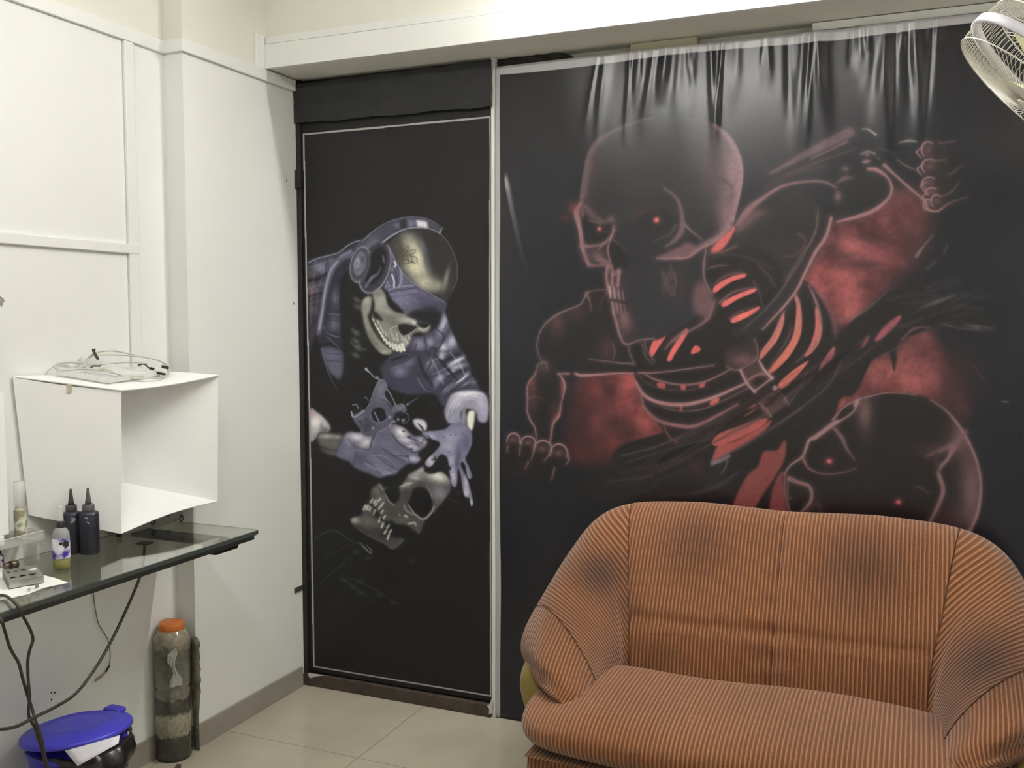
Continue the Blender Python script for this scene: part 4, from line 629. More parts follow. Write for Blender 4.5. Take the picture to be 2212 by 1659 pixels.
    for x, y, rx, ry in [(800, 545, 26, 20), (860, 640, 40, 40), (905, 690, 20, 20), (960, 730, 34, 30), (840, 570, 20, 16), (940, 800, 14, 30)]: B(x, y, rx, ry, (26, 26, 26), .9, 50)
    for p, w, c, a in [([(200, 910), (280, 850), (400, 810), (470, 840), (560, 900), (680, 960)], [4, 8, 6, 8, 6, 4], (74, 78, 72), .8), ([(670, 930), (740, 1000), (790, 1050), (800, 1020), (740, 960)], [4, 12, 8, 8, 4], (124, 126, 118), .85), ([(700, 980), (780, 1040)], 10, (90, 92, 84), .7), ([(290, 1100), (380, 1050), (500, 990), (600, 950)], [3, 6, 3], (58, 60, 56), .8), ([(270, 1360), (380, 1260), (500, 1160), (550, 1080)], [3, 7, 3], (64, 68, 60), .8),
                       ([(600, 1060), (580, 1200)], 4, (48, 50, 48), .7), ([(560, 1300), (680, 1350), (860, 1440), (1000, 1540), (1080, 1590)], [6, 14, 14, 10, 4], (52, 52, 56), .7), ([(460, 1310), (540, 1350), (640, 1430), (760, 1510), (820, 1560)], [16, 26, 26, 16, 6], (46, 47, 52), .7), ([(1150, 1310), (1165, 1240)], [3, 6], (54, 56, 60), .7), ([(1600, 460), (1680, 500), (1720, 550)], [6, 14, 4], (60, 62, 56), .7), ([(1640, 380), (1720, 410), (1740, 440)], [10, 16, 6], (52, 52, 50), .6)]: L(p, w, c, a, 2)
    for x, y in [(510, 1330), (600, 1400), (680, 1350), (880, 1490), (1030, 1570), (700, 1470), (770, 1100), (1230, 1130), (640, 1040)]: B(x, y, 40, 26, (56, 57, 66), .55)
    # ----- head with headphones
    A.z(640, 440, 4.609)
    P([(920, 400), (1000, 320), (1100, 260), (1230, 240), (1360, 260), (1460, 330), (1540, 440), (1600, 580), (1610, 700), (1590, 830), (1500, 970), (1420, 920), (1300, 880), (1190, 810), (1080, 700), (1010, 580), (940, 450)], (42, 41, 42), 1, 2, keep=True)
    A.inside()
    for x, y, rx, ry, c, a, g in [(1150, 420, 150, 90, (160, 158, 132), .9, 55), (1130, 350, 60, 50, (120, 118, 108), .7, 0), (1190, 640, 160, 110, (190, 182, 150), .95, 40), (1230, 540, 60, 150, (190, 188, 150), .9, -20), (1290, 790, 130, 90, (164, 162, 138), .95, 20), (1400, 820, 90, 60, (124, 124, 110), .9, 0), (1500, 740, 26, 120, (120, 120, 112), .8, 12), (1270, 430, 40, 100, (104, 102, 122), .8, -25), (1310, 600, 36, 90, (84, 82, 100), .8, -20), (1010, 450, 60, 110, (70, 68, 58), .8, -20)]: B(x, y, rx, ry, c, a, g)
    P([(1280, 300), (1400, 300), (1500, 420), (1530, 560), (1480, 660), (1430, 710), (1370, 690), (1330, 600), (1300, 460)], (40, 39, 41), .9, 9)
    for p in [[(1060, 480), (1120, 420), (1130, 440), (1090, 500)], [(1110, 480), (1190, 460), (1170, 500), (1100, 500)], [(1040, 540), (1120, 520), (1200, 540), (1210, 590)], [(1080, 500), (1070, 600), (1180, 580)], [(1110, 520), (1130, 600)], [(1150, 520), (1160, 590)], [(1040, 600), (1090, 560), (1190, 600)]]: L(p, 8, (70, 66, 52), .75, 1.5)
    B(1320, 795, 16, 10, (110, 106, 84), .7); B(1190, 655, 12, 10, (150, 140, 116), .6)
    A.free()
    # bandana
    P([(900, 400), (940, 430), (1000, 560), (1080, 700), (1190, 800), (1300, 880), (1420, 940), (1500, 990), (1490, 1050), (1440, 1130), (1300, 1200), (1200, 1180), (1110, 1110), (1050, 1060), (960, 960), (920, 880), (880, 830), (940, 700), (950, 560)], (74, 72, 104), 1, 1.5, keep=True)
    A.inside()
    B(1050, 960, 110, 60, (98, 95, 134), .8); B(1350, 1080, 150, 110, (34, 33, 42), .95); B(1280, 950, 110, 40, (58, 56, 86), .7); B(980, 700, 50, 120, (64, 62, 86), .7); B(1460, 1010, 60, 50, (50, 48, 66), .8)
    for k in range(9): t = k/8; x = 950+240*t; y = 905-35*t; L([(x-14, y), (x, y-14), (x+14, y), (x, y+14), (x-14, y)], 4, (128, 124, 160), .8, 1.2)
    for x, y in [(990, 960), (1060, 950), (1130, 940), (1200, 960), (1060, 1020), (1130, 1000)]: L([(x+22*math.cos(k), y+18*math.sin(k)) for k in np.linspace(0, 5, 7)], 4, (116, 112, 150), .7, 1.2)
    for p, w, c in [([(925, 860), (1040, 830), (1180, 815)], 12, (116, 113, 150)), ([(930, 885), (1050, 860), (1200, 840)], 5, (50, 48, 70)), ([(960, 710), (980, 770), (980, 830)], 16, (186, 184, 206)), ([(1045, 640), (1055, 740), (1050, 800)], 26, (110, 108, 140)), ([(985, 580), (1000, 610), (985, 630)], 16, (190, 188, 208)), ([(1000, 680), (1010, 820)], 8, (40, 38, 56))]: L(p, w, c, .9, 1.5)
    for x, y in [(910, 790), (930, 820), (960, 660), (1030, 820), (900, 830)]: B(x, y, 12, 18, (140, 136, 176), .7)
    A.free()
    L([(910, 410), (960, 500), (1020, 620), (1100, 730), (1200, 810), (1330, 890), (1480, 980)], [8, 6, 6, 6, 6, 4, 4], (128, 125, 156), .85, 1.3)
    # headband
    P([(560, 480), (620, 400), (720, 310), (860, 220), (1000, 160), (1140, 130), (1300, 150), (1430, 220), (1440, 300), (1360, 260), (1240, 240), (1120, 250), (1000, 300), (900, 370), (820, 450), (770, 540), (740, 620), (700, 560), (640, 460)], (56, 55, 74), 1, 1.3, keep=True)
    A.inside(); B(780, 390, 70, 70, (84, 82, 110), .8); B(720, 460, 90, 60, (92, 90, 118), .8); B(1020, 220, 50, 30, (92, 90, 118), .8); A.free()
    P([(1050, 170), (1105, 165), (1105, 240), (1040, 245)], (34, 33, 42), .8, 2); P([(1115, 160), (1190, 170), (1190, 235), (1120, 235)], (98, 96, 130), .85, 3, sharp=True); P([(1200, 165), (1305, 180), (1320, 245), (1210, 235)], (188, 186, 200), .95, 2, sharp=True)
    for p, w, c, a in [([(670, 375), (760, 290), (880, 205), (1000, 160), (1130, 135), (1280, 145), (1400, 200), (1480, 260)], [6, 6, 6, 6, 5, 3, 2], (122, 120, 144), .8), ([(760, 540), (790, 480), (880, 380), (980, 310), (1100, 255), (1240, 240), (1360, 262), (1450, 310)], [14, 18, 18, 16, 10, 8, 6], (128, 126, 156), .9), ([(1450, 310), (1530, 410), (1590, 540), (1612, 680), (1600, 780), (1560, 860)], [6, 6, 6, 5, 3], (98, 96, 112), .85), ([(1435, 290), (1465, 230)], [26, 4], (110, 108, 120), .8)]: L(p, w, c, a, 1.2)
    # ear cups
    def ell(cx_, cy_, rx, ry, g, n=14, k0=0, k1=2*math.pi):
        ca, sa = math.cos(math.radians(g)), math.sin(math.radians(g)); o = []
        for k in np.linspace(k0, k1, n, endpoint=(k1-k0 < 6.2)): o.append((cx_+rx*math.cos(k)*ca-ry*math.sin(k)*sa, cy_+rx*math.cos(k)*sa+ry*math.sin(k)*ca))
        return o
    P(ell(790, 650, 150, 270, 18), (48, 47, 62), 1, 1.5); P(ell(800, 620, 90, 200, 20), (30, 29, 34), 1, 2)
    L2(ell(790, 640, 145, 260, 18, 16, -1.1, 2.4), [6, 10, 12, 10, 8], (132, 130, 154), .85, 1.5); L([(700, 830), (760, 740), (820, 700), (850, 630)], [20, 34, 14, 6], (92, 90, 110), .85, 2.5); L([(870, 520), (880, 580)], [14, 20], (92, 90, 112), .8, 2)
    P(ell(645, 610, 95, 180, 12), (70, 68, 88), 1, 1.5); P(ell(640, 605, 78, 150, 12), (40, 39, 50), 1, 1.5); P(ell(640, 600, 66, 132, 12), (86, 84, 108), 1, 2); L2(ell(645, 610, 95, 180, 12, 16, 1.2, 5.4), 7, (122, 120, 142), .85, 1.3)
    P(ell(615, 590, 26, 52, 12), (124, 122, 148), 1, 1.5); P(ell(612, 600, 12, 26, 12), (90, 88, 110), 1, 1); B(670, 560, 26, 40, (52, 50, 66), .6)
    # face bones
    P([(770, 890), (850, 850), (900, 930), (920, 1010), (990, 1070), (1080, 1090), (1110, 1120), (1190, 1160), (1210, 1190), (1300, 1240), (1340, 1200), (1350, 1230), (1300, 1290), (1220, 1280), (1160, 1310), (1130, 1400), (1060, 1460), (980, 1470), (940, 1440), (880, 1380), (820, 1300), (780, 1180), (760, 1130), (790, 1020)], (112, 112, 106), 1, 1.5, keep=True)
    A.inside(); B(850, 980, 90, 80, (150, 150, 142), .7); B(950, 1120, 90, 70, (84, 84, 78), .7); B(1110, 1160, 90, 30, (156, 156, 148), .8); B(900, 1070, 120, 30, (140, 140, 132), .7, 25); B(820, 900, 50, 30, (100, 100, 100), .8); B(980, 1200, 60, 60, (90, 90, 84), .7); A.free()
    P([(655, 1020), (680, 950), (740, 925), (760, 960), (740, 1080), (720, 1130), (770, 1260), (860, 1380), (960, 1460), (940, 1500), (860, 1495), (780, 1420), (710, 1290), (670, 1140)], (118, 118, 110), 1, 1.8, keep=True); A.inside(); B(710, 960, 40, 60, (148, 148, 140), .7); B(760, 1360, 40, 160, (84, 84, 78), .6, -30); B(880, 1480, 60, 20, (150, 150, 142), .7); A.free()
    P([(760, 1060), (810, 1090), (850, 1130), (870, 1170), (820, 1160), (780, 1140)], (34, 33, 34), 1, 1.5); P([(900, 920), (950, 960), (1040, 1040), (1080, 1095), (990, 1070), (930, 1010)], (31, 30, 33), 1, 2)
    P([(1020, 1210), (1100, 1200), (1190, 1215), (1210, 1240), (1170, 1280), (1110, 1310), (1070, 1315), (1020, 1270)], (33, 32, 34), 1, 1.5); P([(1200, 1175), (1260, 1190), (1320, 1200), (1290, 1240), (1230, 1220)], (33, 32, 34), .95, 1.5)
    L([(1010, 1220), (1030, 1280), (1070, 1320), (1130, 1300), (1200, 1250)], 8, (156, 156, 148), .8, 1.3); L([(1220, 1240), (1280, 1260), (1340, 1215)], [14, 20, 8], (150, 150, 142), .85, 1.5); B(1180, 1180, 30, 30, (190, 190, 180), .8); L([(920, 1300), (960, 1240), (1000, 1220)], [6, 14, 8], (150, 150, 142), .8, 1.5)
    P([(760, 1140), (800, 1180), (860, 1290), (920, 1360), (980, 1420), (930, 1440), (860, 1370), (800, 1270)], (40, 40, 40), .95, 2)
    for i, (x, y) in enumerate([(775, 1160), (795, 1200), (815, 1235), (835, 1270), (858, 1305), (880, 1340), (908, 1375), (940, 1400), (975, 1420), (1010, 1435), (1045, 1440), (1075, 1430)]):
        w = 12+i*1.5; L([(x-5-i, y-10-i*1.6), (x+3, y+12+i*1.4)], [w, w*1.15], (196, 196, 186), .9, 1.6)
    for i, (x, y) in enumerate([(820, 1180), (845, 1230), (870, 1270), (900, 1300), (960, 1300), (980, 1340), (1010, 1300), (1015, 1350), (1060, 1340), (1090, 1350), (1110, 1380), (1080, 1390), (1130, 1330)]):
        L([(x-5, y-14), (x+3, y+14)], [10, 18], (170, 170, 162), .8, 2)
    P([(1120, 1110), (1200, 1060), (1330, 1080), (1440, 1080), (1440, 1180), (1360, 1260), (1330, 1200), (1210, 1165)], (31, 30, 34), .95, 3)
    A.im *= 1+(vnoise(AH, AW, 5, 9, 2)[..., None]-.5)*.12
    return A
# ---------------------------------------------------------------- the two printed banners
def art_mat(name, rough, coat):
    m = mat(name, (1, 1, 1, 1), rough, spec=.38); N = m.node_tree.nodes; Lk = m.node_tree.links; b = N['Principled BSDF']
    at = N.new('ShaderNodeAttribute'); at.attribute_name = 'print'; Lk.new(at.outputs['Color'], b.inputs['Base Color'])
    ge = N.new('ShaderNodeNewGeometry'); mp = N.new('ShaderNodeMapping'); mp.inputs['Scale'].default_value = (420, 420, 60); Lk.new(ge.outputs['Position'], mp.inputs['Vector'])
    nt = N.new('ShaderNodeTexNoise'); nt.inputs['Scale'].default_value = 1.; nt.inputs['Detail'].default_value = 2; Lk.new(mp.outputs[0], nt.inputs['Vector'])
    bp = N.new('ShaderNodeBump'); bp.inputs['Strength'].default_value = .18; bp.inputs['Distance'].default_value = .001; Lk.new(nt.outputs['Fac'], bp.inputs['Height']); Lk.new(bp.outputs[0], b.inputs['Normal'])
    b.inputs['Coat Weight'].default_value = coat; b.inputs['Coat Roughness'].default_value = .22
    return m
def sheet(name, xs, zs, yfun, colfun, m, back=.0012):
    """thin printed sheet: dense grid in x/z with real relief in y, closed with a back side"""
    X, Z = np.meshgrid(xs, zs); nx, nz = len(xs), len(zs)
    Y = yfun(X, Z); n = nx*nz
    co_ = np.stack([X, Y, Z], -1).reshape(-1, 3)
    co_ = np.concatenate([co_, co_+np.array([0, back, 0])])
    i = np.arange(n).reshape(nz, nx)
    q = np.stack([i[:-1, :-1], i[:-1, 1:], i[1:, 1:], i[1:, :-1]], -1).reshape(-1, 4)
    rim = np.concatenate([i[0], i[1:, -1], i[-1, ::-1][1:], i[::-1, 0][1:-1]]); r2 = np.roll(rim, -1)
    side = np.stack([r2, rim, rim+n, r2+n], -1)
    Q = np.concatenate([q, q[:, ::-1]+n, side])
    me = bpy.data.meshes.new(name); me.vertices.add(len(co_)); me.vertices.foreach_set('co', co_.astype(np.float32).ravel())
    me.loops.add(Q.size); me.loops.foreach_set('vertex_index', Q.astype(np.int32).ravel())
    me.polygons.add(len(Q)); me.polygons.foreach_set('loop_start', np.arange(0, Q.size, 4, dtype=np.int32)); me.polygons.foreach_set('loop_total', np.full(len(Q), 4, np.int32))
    me.update(calc_edges=True)
    C = colfun(X, Z).reshape(-1, 3); C = np.concatenate([C, np.full_like(C, .5)]); C = np.concatenate([C, np.ones((len(C), 1))], 1)
    a = me.color_attributes.new('print', 'FLOAT_COLOR', 'POINT'); a.data.foreach_set('color', C.astype(np.float32).ravel())
    return link(name, me, m, None, True)
def sample(im, X, Z, gain, sat, y=0.):
    """colour of the drawing at a point of the wall plane (drawing squared up through the wall-to-drawing homography)"""
    P = np.stack([X-CAM[0], np.full_like(X, y-CAM[1]), Z-CAM[2]], -1)@R
    u = CX+F*P[..., 0]/P[..., 2]-AX0; v = CY+F*P[..., 1]/P[..., 2]-AY0
    u = np.clip(u, 0, AW-2.001); v = np.clip(v, 0, AH-2.001); iu = u.astype(int); iv = v.astype(int); fu = (u-iu)[..., None]; fv = (v-iv)[..., None]
    c = im[iv, iu]*(1-fu)*(1-fv)+im[iv, iu+1]*fu*(1-fv)+im[iv+1, iu]*(1-fu)*fv+im[iv+1, iu+1]*fu*fv
    c = np.clip(c/255., 0, 1); lin = np.where(c <= .04045, c/12.92, ((c+.055)/1.055)**2.4)
    g = lin.mean(-1, keepdims=True)
    return np.clip(g+(lin-g)*sat-ART_OFF, 0.002, 1)*gain
ART_OFF = .0075
def sstep(a, b, x): t = np.clip((x-a)/(b-a), 0, 1); return t*t*(3-2*t)
# --- big banner
ZT = 2.398
rng = np.random.RandomState(3)
PLE = []
for _ in range(60):
    x0 = rng.uniform(1.18, 2.62); PLE.append((x0, rng.uniform(.006, .018), rng.uniform(.0016, .0052)*(1 if rng.rand() < .6 else -.7)*min(1, (x0-1.1)/.35), rng.uniform(.07, .42), rng.uniform(-.10, .10)-(.12 if x0 < 1.5 else 0)))
def y_big(X, Z):
    Y = np.full_like(X, -.006); d = ZT-Z
    for x0, wd, am, ln, sl in PLE:
        xc = x0+sl*d; Y -= am*np.exp(-((X-xc)/(wd*(1+d*2.2)))**2)*(1-sstep(ln*.35, ln*1.2, d))
    Y -= .006*np.exp(-((X-(.885+.30*np.maximum(2.06-Z, 0)**1.35))/.016)**2)*sstep(2.06, 1.95, Z)*(1-sstep(.1, .7, 2.06-Z))*(Z < 2.06)
    Y -= .0035*np.sin(X*5.1+1.)*np.sin(Z*3.3+.4)+.0012*np.sin(X*17+Z*6)
    return np.minimum(Y, -.001)
big = paint_big(); small = paint_door()
def c_big(X, Z):
    c = sample(big.im, X, Z, .95, .84); wv = .0015*np.sin(Z*9)
    border = np.maximum(sstep(2.367, 2.3695, Z+.004*np.sin(X*7)), 1-sstep(.8755, .878, X+wv))[..., None]
    return c*(1-border)+np.array([.46, .45, .47])*border
xs = np.arange(.8585, 2.80, .00195); zs = np.concatenate([np.linspace(.003, .80, 40), np.arange(.802, ZT, .00195), [ZT]])
M_art1 = art_mat('flex print, glossy', .30, .40)
o = sheet('wall_banner', xs, zs, y_big, c_big, M_art1); tag(o, 'large glossy banner printed with red skeletons and skulls, behind the sofa', 'banner')
# --- door banner
def y_door(X, Z): return -.0035-.0012*np.sin(Z*4.1)*np.sin(X*6)-.0008*np.sin(Z*23+X*9)*sstep(.6, .84, X)
def c_door(X, Z):
    c = sample(small.im, X, Z, 1.75, .62); wv = .002*np.sin(Z*2.1)
    x = X-.035-wv-.004*(2.2-Z); x2 = X-.8375+.001*np.sin(Z*5); z1 = Z-2.221+.004*(.42-X); z0 = Z-.0785
    inr = (x > -.0035) & (x2 < .0035) & (z1 < .0035) & (z0 > -.0035); core = (x > .0035) & (x2 < -.0035) & (z1 < -.0035) & (z0 > .0035)
    ln = (inr & ~core)[..., None].astype(float)
    out = (~inr)[..., None].astype(float)
    c = c*(1-out)+np.array([.009, .008, .009])*out
    return c*(1-ln)+np.array([.42, .41, .42])*ln
xs = np.arange(.008, .8405, .0017); zs = np.concatenate([np.linspace(.056, .45, 150), np.arange(.4525, 2.03, .0018), np.linspace(2.0315, 2.268, 160)])
o = sheet('door_banner', xs, zs, y_door, c_door, art_mat('flex print, matt', .48, 0.)); tag(o, 'black banner on the door printed with a tattooing skeleton in headphones', 'banner')
# white peeled backing at the foot and side of the door banner
M_peel = mat('white banner backing', (.62, .58, .60, 1), .6)
def scrap(name, pts, y, th, lab):
    q = [ony(a, b_, y) for a, b_ in pts]; n = len(q); q2 = [v+Vector((0, th, 0)) for v in q]
    return tag(MB().add(q+q2, [tuple(range(n)), tuple(range(2*n-1, n-1, -1))]+[(i, i+n, (i+1) % n+n, (i+1) % n) for i in range(n)]).build(name, M_peel), lab, 'scrap')
scrap('peeled_backing', [(1062, 1508), (1064, 1540), (1056, 1543), (1057, 1532), (1052, 1524), (1058, 1521)], -.022, .002, 'torn white backing at the lower right corner of the door banner')
scrap('peeled_backing', [(665, 1454), (700, 1459), (684, 1461), (671, 1465), (667, 1462)], -.022, .002, 'torn white backing at the lower left corner of the door banner')
# --- black cloth over the door
def cloth(name, x0, x1, zlo, zhi, y0, amp, seed, lab, nx=160, nz=60):
    rg = np.random.RandomState(seed); U = np.linspace(0, 1, nx); V = np.linspace(0, 1, nz); v = []; ks = [(rg.uniform(2, 9), rg.uniform(1, 9), rg.uniform(0, 6), rg.uniform(.3, 1)) for _ in range(9)]
    for b_ in V:
        for a in U:
            x = x0+(x1-x0)*a; z = zlo(a)+(zhi(a)-zlo(a))*b_
            d = sum(abs(math.sin(p*a*3+q*b_*1.5+r))*s for p, q, r, s in ks)/9
            v.append((x, y0-amp*d, z))
    f = [(j*nx+i, j*nx+i+1, (j+1)*nx+i+1, (j+1)*nx+i) for j in range(nz-1) for i in range(nx-1)]
    me = bpy.data.meshes.new(name); me.from_pydata(v, [], f); me.update(); o = link(name, me, M_blackcloth, None, True)
    s = o.modifiers.new('s', 'SOLIDIFY'); s.thickness = .002; s.offset = -1
    return tag(o, lab, 'cloth')
cloth('black_cloth', .004, .853, lambda a: 2.259+.002*math.sin(a*19)+.001*math.sin(a*47)-.004*a, lambda a: 2.408+.012*a+.003*math.sin(a*31), -.020, .016, 2, 'wrinkled black cloth stretched over the top of the door')
cloth('black_cloth', .80, 1.155, lambda a: 2.385, lambda a: 2.4285-.028*max(0, (a-.8)/.2)**2, .030, .028, 5, 'loose strip of black cloth tucked behind the top edge of the skull banner', 90, 12)
# pale strip and card visible above the banner
c0, c1 = ony(1365, 100, .03), ony(1508, 80, .03)
tag(MB().box((c0.x, .012, 2.385), (c1.x, .058, 2.428)).build('cardboard_block', mat('beige card', srgb(196, 190, 168), .7, noise=.1)), 'beige card block wedged above the skull banner under the bulkhead', 'card')
tag(MB().box((1.95, .004, 2.402), (XR-.002, .05, 2.427)).build('trim_8', M_trim, bevel=.002), kind='structure')
# ---------------------------------------------------------------- sofa
PITCH = .0118
m = mat('striped corduroy', (.3, .15, .08, 1), .85, spec=.2, sheen=.25); N = m.node_tree.nodes; Lk = m.node_tree.links; b = N['Principled BSDF']
at = N.new('ShaderNodeAttribute'); at.attribute_name = 'rib'
d1 = N.new('ShaderNodeMath'); d1.operation = 'MULTIPLY'; d1.inputs[1].default_value = 2*math.pi/PITCH; Lk.new(at.outputs['Fac'], d1.inputs[0])
s1 = N.new('ShaderNodeMath'); s1.operation = 'SINE'; Lk.new(d1.outputs[0], s1.inputs[0])
mr = N.new('ShaderNodeMapRange'); mr.inputs[1].default_value = -1; mr.inputs[2].default_value = 1; Lk.new(s1.outputs[0], mr.inputs[0])
tc = N.new('ShaderNodeTexCoord'); nt = N.new('ShaderNodeTexNoise'); nt.inputs['Scale'].default_value = 260; nt.inputs['Detail'].default_value = 2; Lk.new(tc.outputs['Object'], nt.inputs['Vector'])
ad = N.new('ShaderNodeMath'); ad.operation = 'MULTIPLY_ADD'; ad.inputs[1].default_value = .7; ad.inputs[2].default_value = -.35; Lk.new(nt.outputs['Fac'], ad.inputs[0])
a2 = N.new('ShaderNodeMath'); a2.operation = 'ADD'; Lk.new(mr.outputs[0], a2.inputs[0]); Lk.new(ad.outputs[0], a2.inputs[1])
rp = N.new('ShaderNodeValToRGB'); e = rp.color_ramp.elements; e[0].position = .12; e[0].color = srgb(102, 62, 39); e[1].position = .9; e[1].color = srgb(154, 107, 72)
q = e.new(.6); q.color = srgb(110, 69, 43); Lk.new(a2.outputs[0], rp.inputs[0])
n3 = N.new('ShaderNodeTexNoise'); n3.inputs['Scale'].default_value = 5; n3.inputs['Detail'].default_value = 3; Lk.new(tc.outputs['Object'], n3.inputs['Vector'])
m3 = N.new('ShaderNodeMapRange'); m3.inputs[1].default_value = .35; m3.inputs[2].default_value = .7; m3.inputs[3].default_value = 0; m3.inputs[4].default_value = .45; Lk.new(n3.outputs['Fac'], m3.inputs[0])
mA = N.new('ShaderNodeMix'); mA.data_type = 'RGBA'; Lk.new(m3.outputs[0], mA.inputs[0]); Lk.new(rp.outputs[0], mA.inputs[6]); mA.blend_type = 'MULTIPLY'; mA.inputs[7].default_value = (.92, .84, .72, 1)
st = N.new('ShaderNodeAttribute'); st.attribute_name = 'stain'
mB = N.new('ShaderNodeMix'); mB.data_type = 'RGBA'; mB.blend_type = 'MULTIPLY'; Lk.new(st.outputs['Fac'], mB.inputs[0]); Lk.new(mA.outputs[2], mB.inputs[6]); mB.inputs[7].default_value = (.32, .34, .50, 1); Lk.new(mB.outputs[2], b.inputs['Base Color'])
bp = N.new('ShaderNodeBump'); bp.inputs['Strength'].default_value = .8; bp.inputs['Distance'].default_value = .003; Lk.new(a2.outputs[0], bp.inputs['Height']); Lk.new(bp.outputs[0], b.inputs['Normal'])
M_cord = m
M_olive = mat('olive fabric', srgb(126, 108, 52), .9, noise=.15, nscale=20, bump=.4, bscale=300, sheen=.2)
M_seam = mat('dark seam', srgb(58, 34, 22), .9)
SX, SY = 1.915, 0.
STAINS = [(1.38, -.38, .70, .13, 1.), (1.46, -.40, .62, .08, .6), (1.66, -.25, .80, .16, .6), (1.85, -.22, .84, .12, .3), (2.15, -.25, .77, .18, .75), (2.12, -.3, .68, .10, .4), (2.3, -.22, .84, .12, .3), (1.6, -.7, .44, .15, .2), (2.1, -.75, .44, .2, .2), (2.47, -.50, .60, .17, 1.), (2.39, -.56, .50, .13, .6), (1.30, -.55, .60, .16, .4), (1.27, -.62, .5, .14, .35), (1.58, -.40, .46, .07, .45), (2.02, -.84, .38, .05, .4), (1.9, -.6, .45, .12, .18)]
def stain_at(p): 
    v = 0
    for x, y, z, r, a in STAINS: v = max(v, a*math.exp(-((p.x-x)**2+(p.y-y)**2+(p.z-z)**2)/(r*r)*1.6))
    return v
def ribmesh(name, grid, ribf, parent, close_u=False, caps=False):
    """grid[i][j] of points; ribf(i,j,p) = coordinate across the cords"""
    nu, nv = len(grid), len(grid[0]); v = [p for row in grid for p in row]; f = []
    for i in range(nu-1):
        for j in range(nv-1): f.append((i*nv+j, (i+1)*nv+j, (i+1)*nv+j+1, i*nv+j+1))
    me = bpy.data.meshes.new(name); me.from_pydata(v, [], f); me.update()
    a = me.attributes.new('rib', 'FLOAT', 'POINT'); a.data.foreach_set('value', [ribf(i, j, grid[i][j]) for i in range(nu) for j in range(nv)])
    s = me.attributes.new('stain', 'FLOAT', 'POINT'); s.data.foreach_set('value', [stain_at(p) for p in v])
    return link(name, me, M_cord, parent, True)
# sections of the upholstered shell: (dx outward from centre, y, z), inner foot -> over the top -> outer foot
SEC = [
 [(0, -.45, .34), (0, -.425, .44), (0, -.385, .56), (0, -.31, .70), (0, -.245, .82), (0, -.19, .885), (0, -.12, .905), (0, -.065, .86), (0, -.05, .6), (0, -.05, .12)],
 [(.15, -.45, .34), (.15, -.425, .44), (.15, -.385, .56), (.15, -.31, .70), (.15, -.245, .825), (.15, -.19, .892), (.15, -.12, .912), (.15, -.065, .865), (.15, -.05, .6), (.15, -.05, .12)],
 [(.30, -.45, .34), (.30, -.43, .44), (.30, -.39, .56), (.30, -.315, .70), (.30, -.25, .825), (.30, -.19, .895), (.30, -.12, .915), (.30, -.065, .865), (.30, -.05, .6), (.30, -.05, .12)],
 [(.415, -.46, .34), (.42, -.44, .44), (.43, -.405, .56), (.455, -.33, .70), (.475, -.26, .815), (.49, -.195, .88), (.50, -.12, .895), (.50, -.065, .85), (.50, -.05, .6), (.50, -.05, .12)],
 [(.425, -.49, .34), (.435, -.475, .44), (.455, -.45, .55), (.505, -.38, .675), (.55, -.31, .765), (.585, -.24, .825), (.61, -.16, .835), (.615, -.10, .79), (.61, -.07, .55), (.60, -.07, .12)],
 [(.435, -.54, .34), (.445, -.53, .43), (.475, -.51, .53), (.535, -.46, .63), (.59, -.40, .70), (.635, -.33, .735), (.675, -.25, .73), (.685, -.17, .69), (.675, -.14, .5), (.65, -.14, .14)],
 [(.44, -.60, .34), (.45, -.60, .42), (.485, -.585, .50), (.545, -.55, .575), (.605, -.51, .625), (.66, -.46, .645), (.71, -.40, .625), (.722, -.35, .575), (.70, -.32, .47), (.64, -.32, .40)],
 [(.44, -.67, .34), (.45, -.67, .41), (.485, -.665, .47), (.545, -.645, .53), (.61, -.615, .565), (.67, -.575, .575), (.722, -.53, .55), (.735, -.49, .50), (.705, -.47, .44), (.62, -.47, .40)],
 [(.44, -.73, .345), (.45, -.735, .395), (.48, -.735, .44), (.54, -.725, .49), (.61, -.70, .515), (.67, -.635, .52), (.718, -.575, .50), (.728, -.545, .475), (.70, -.54, .455), (.61, -.58, .41)],
 [(.46, -.755, .36), (.47, -.76, .39), (.495, -.765, .42), (.545, -.755, .45), (.60, -.705, .47), (.655, -.65, .475), (.695, -.60, .46), (.705, -.57, .455), (.68, -.57, .445), (.61, -.63, .41)]]
NJ = 9; NI = 14
def dense(side):
    rows = []
    for s_ in SEC:
        p = [Vector((SX-side*d, y, z)) for d, y, z in s_]; rows.append(cr(p, False, NJ))
    cols = list(zip(*rows)); out = [cr(list(c), False, NI) for c in cols]      # out[j][i]
    return [[out[j][i] for j in range(len(out))] for i in range(len(out[0]))]
for k_, dz_ in ((0, .018), (1, .018), (2, .018), (3, .018), (4, .008)):
    SEC[k_] = [(a_, b_, c_-dz_*min(1, max(0, (c_-.5)/.3))) for a_, b_, c_ in SEC[k_]]
GL, GR = dense(1), dense(-1)
I1, I2 = 3*NI, 6*NI+6            # back | wing | arm limits
sofa = empty('sofa', (SX, -.45, 0), 'two-seat sofa in worn orange-brown corduroy against the large skull banner', 'sofa')
bk = GL[:I1+1][::-1]+GR[1:I1+1]
def puff(g, f):       # soft relief: move along approximate normal
    out = []
    for i, row in enumerate(g):
        nr = []
        for j, p in enumerate(row): nr.append(p+f(i, j, p))
        out.append(nr)
    return out
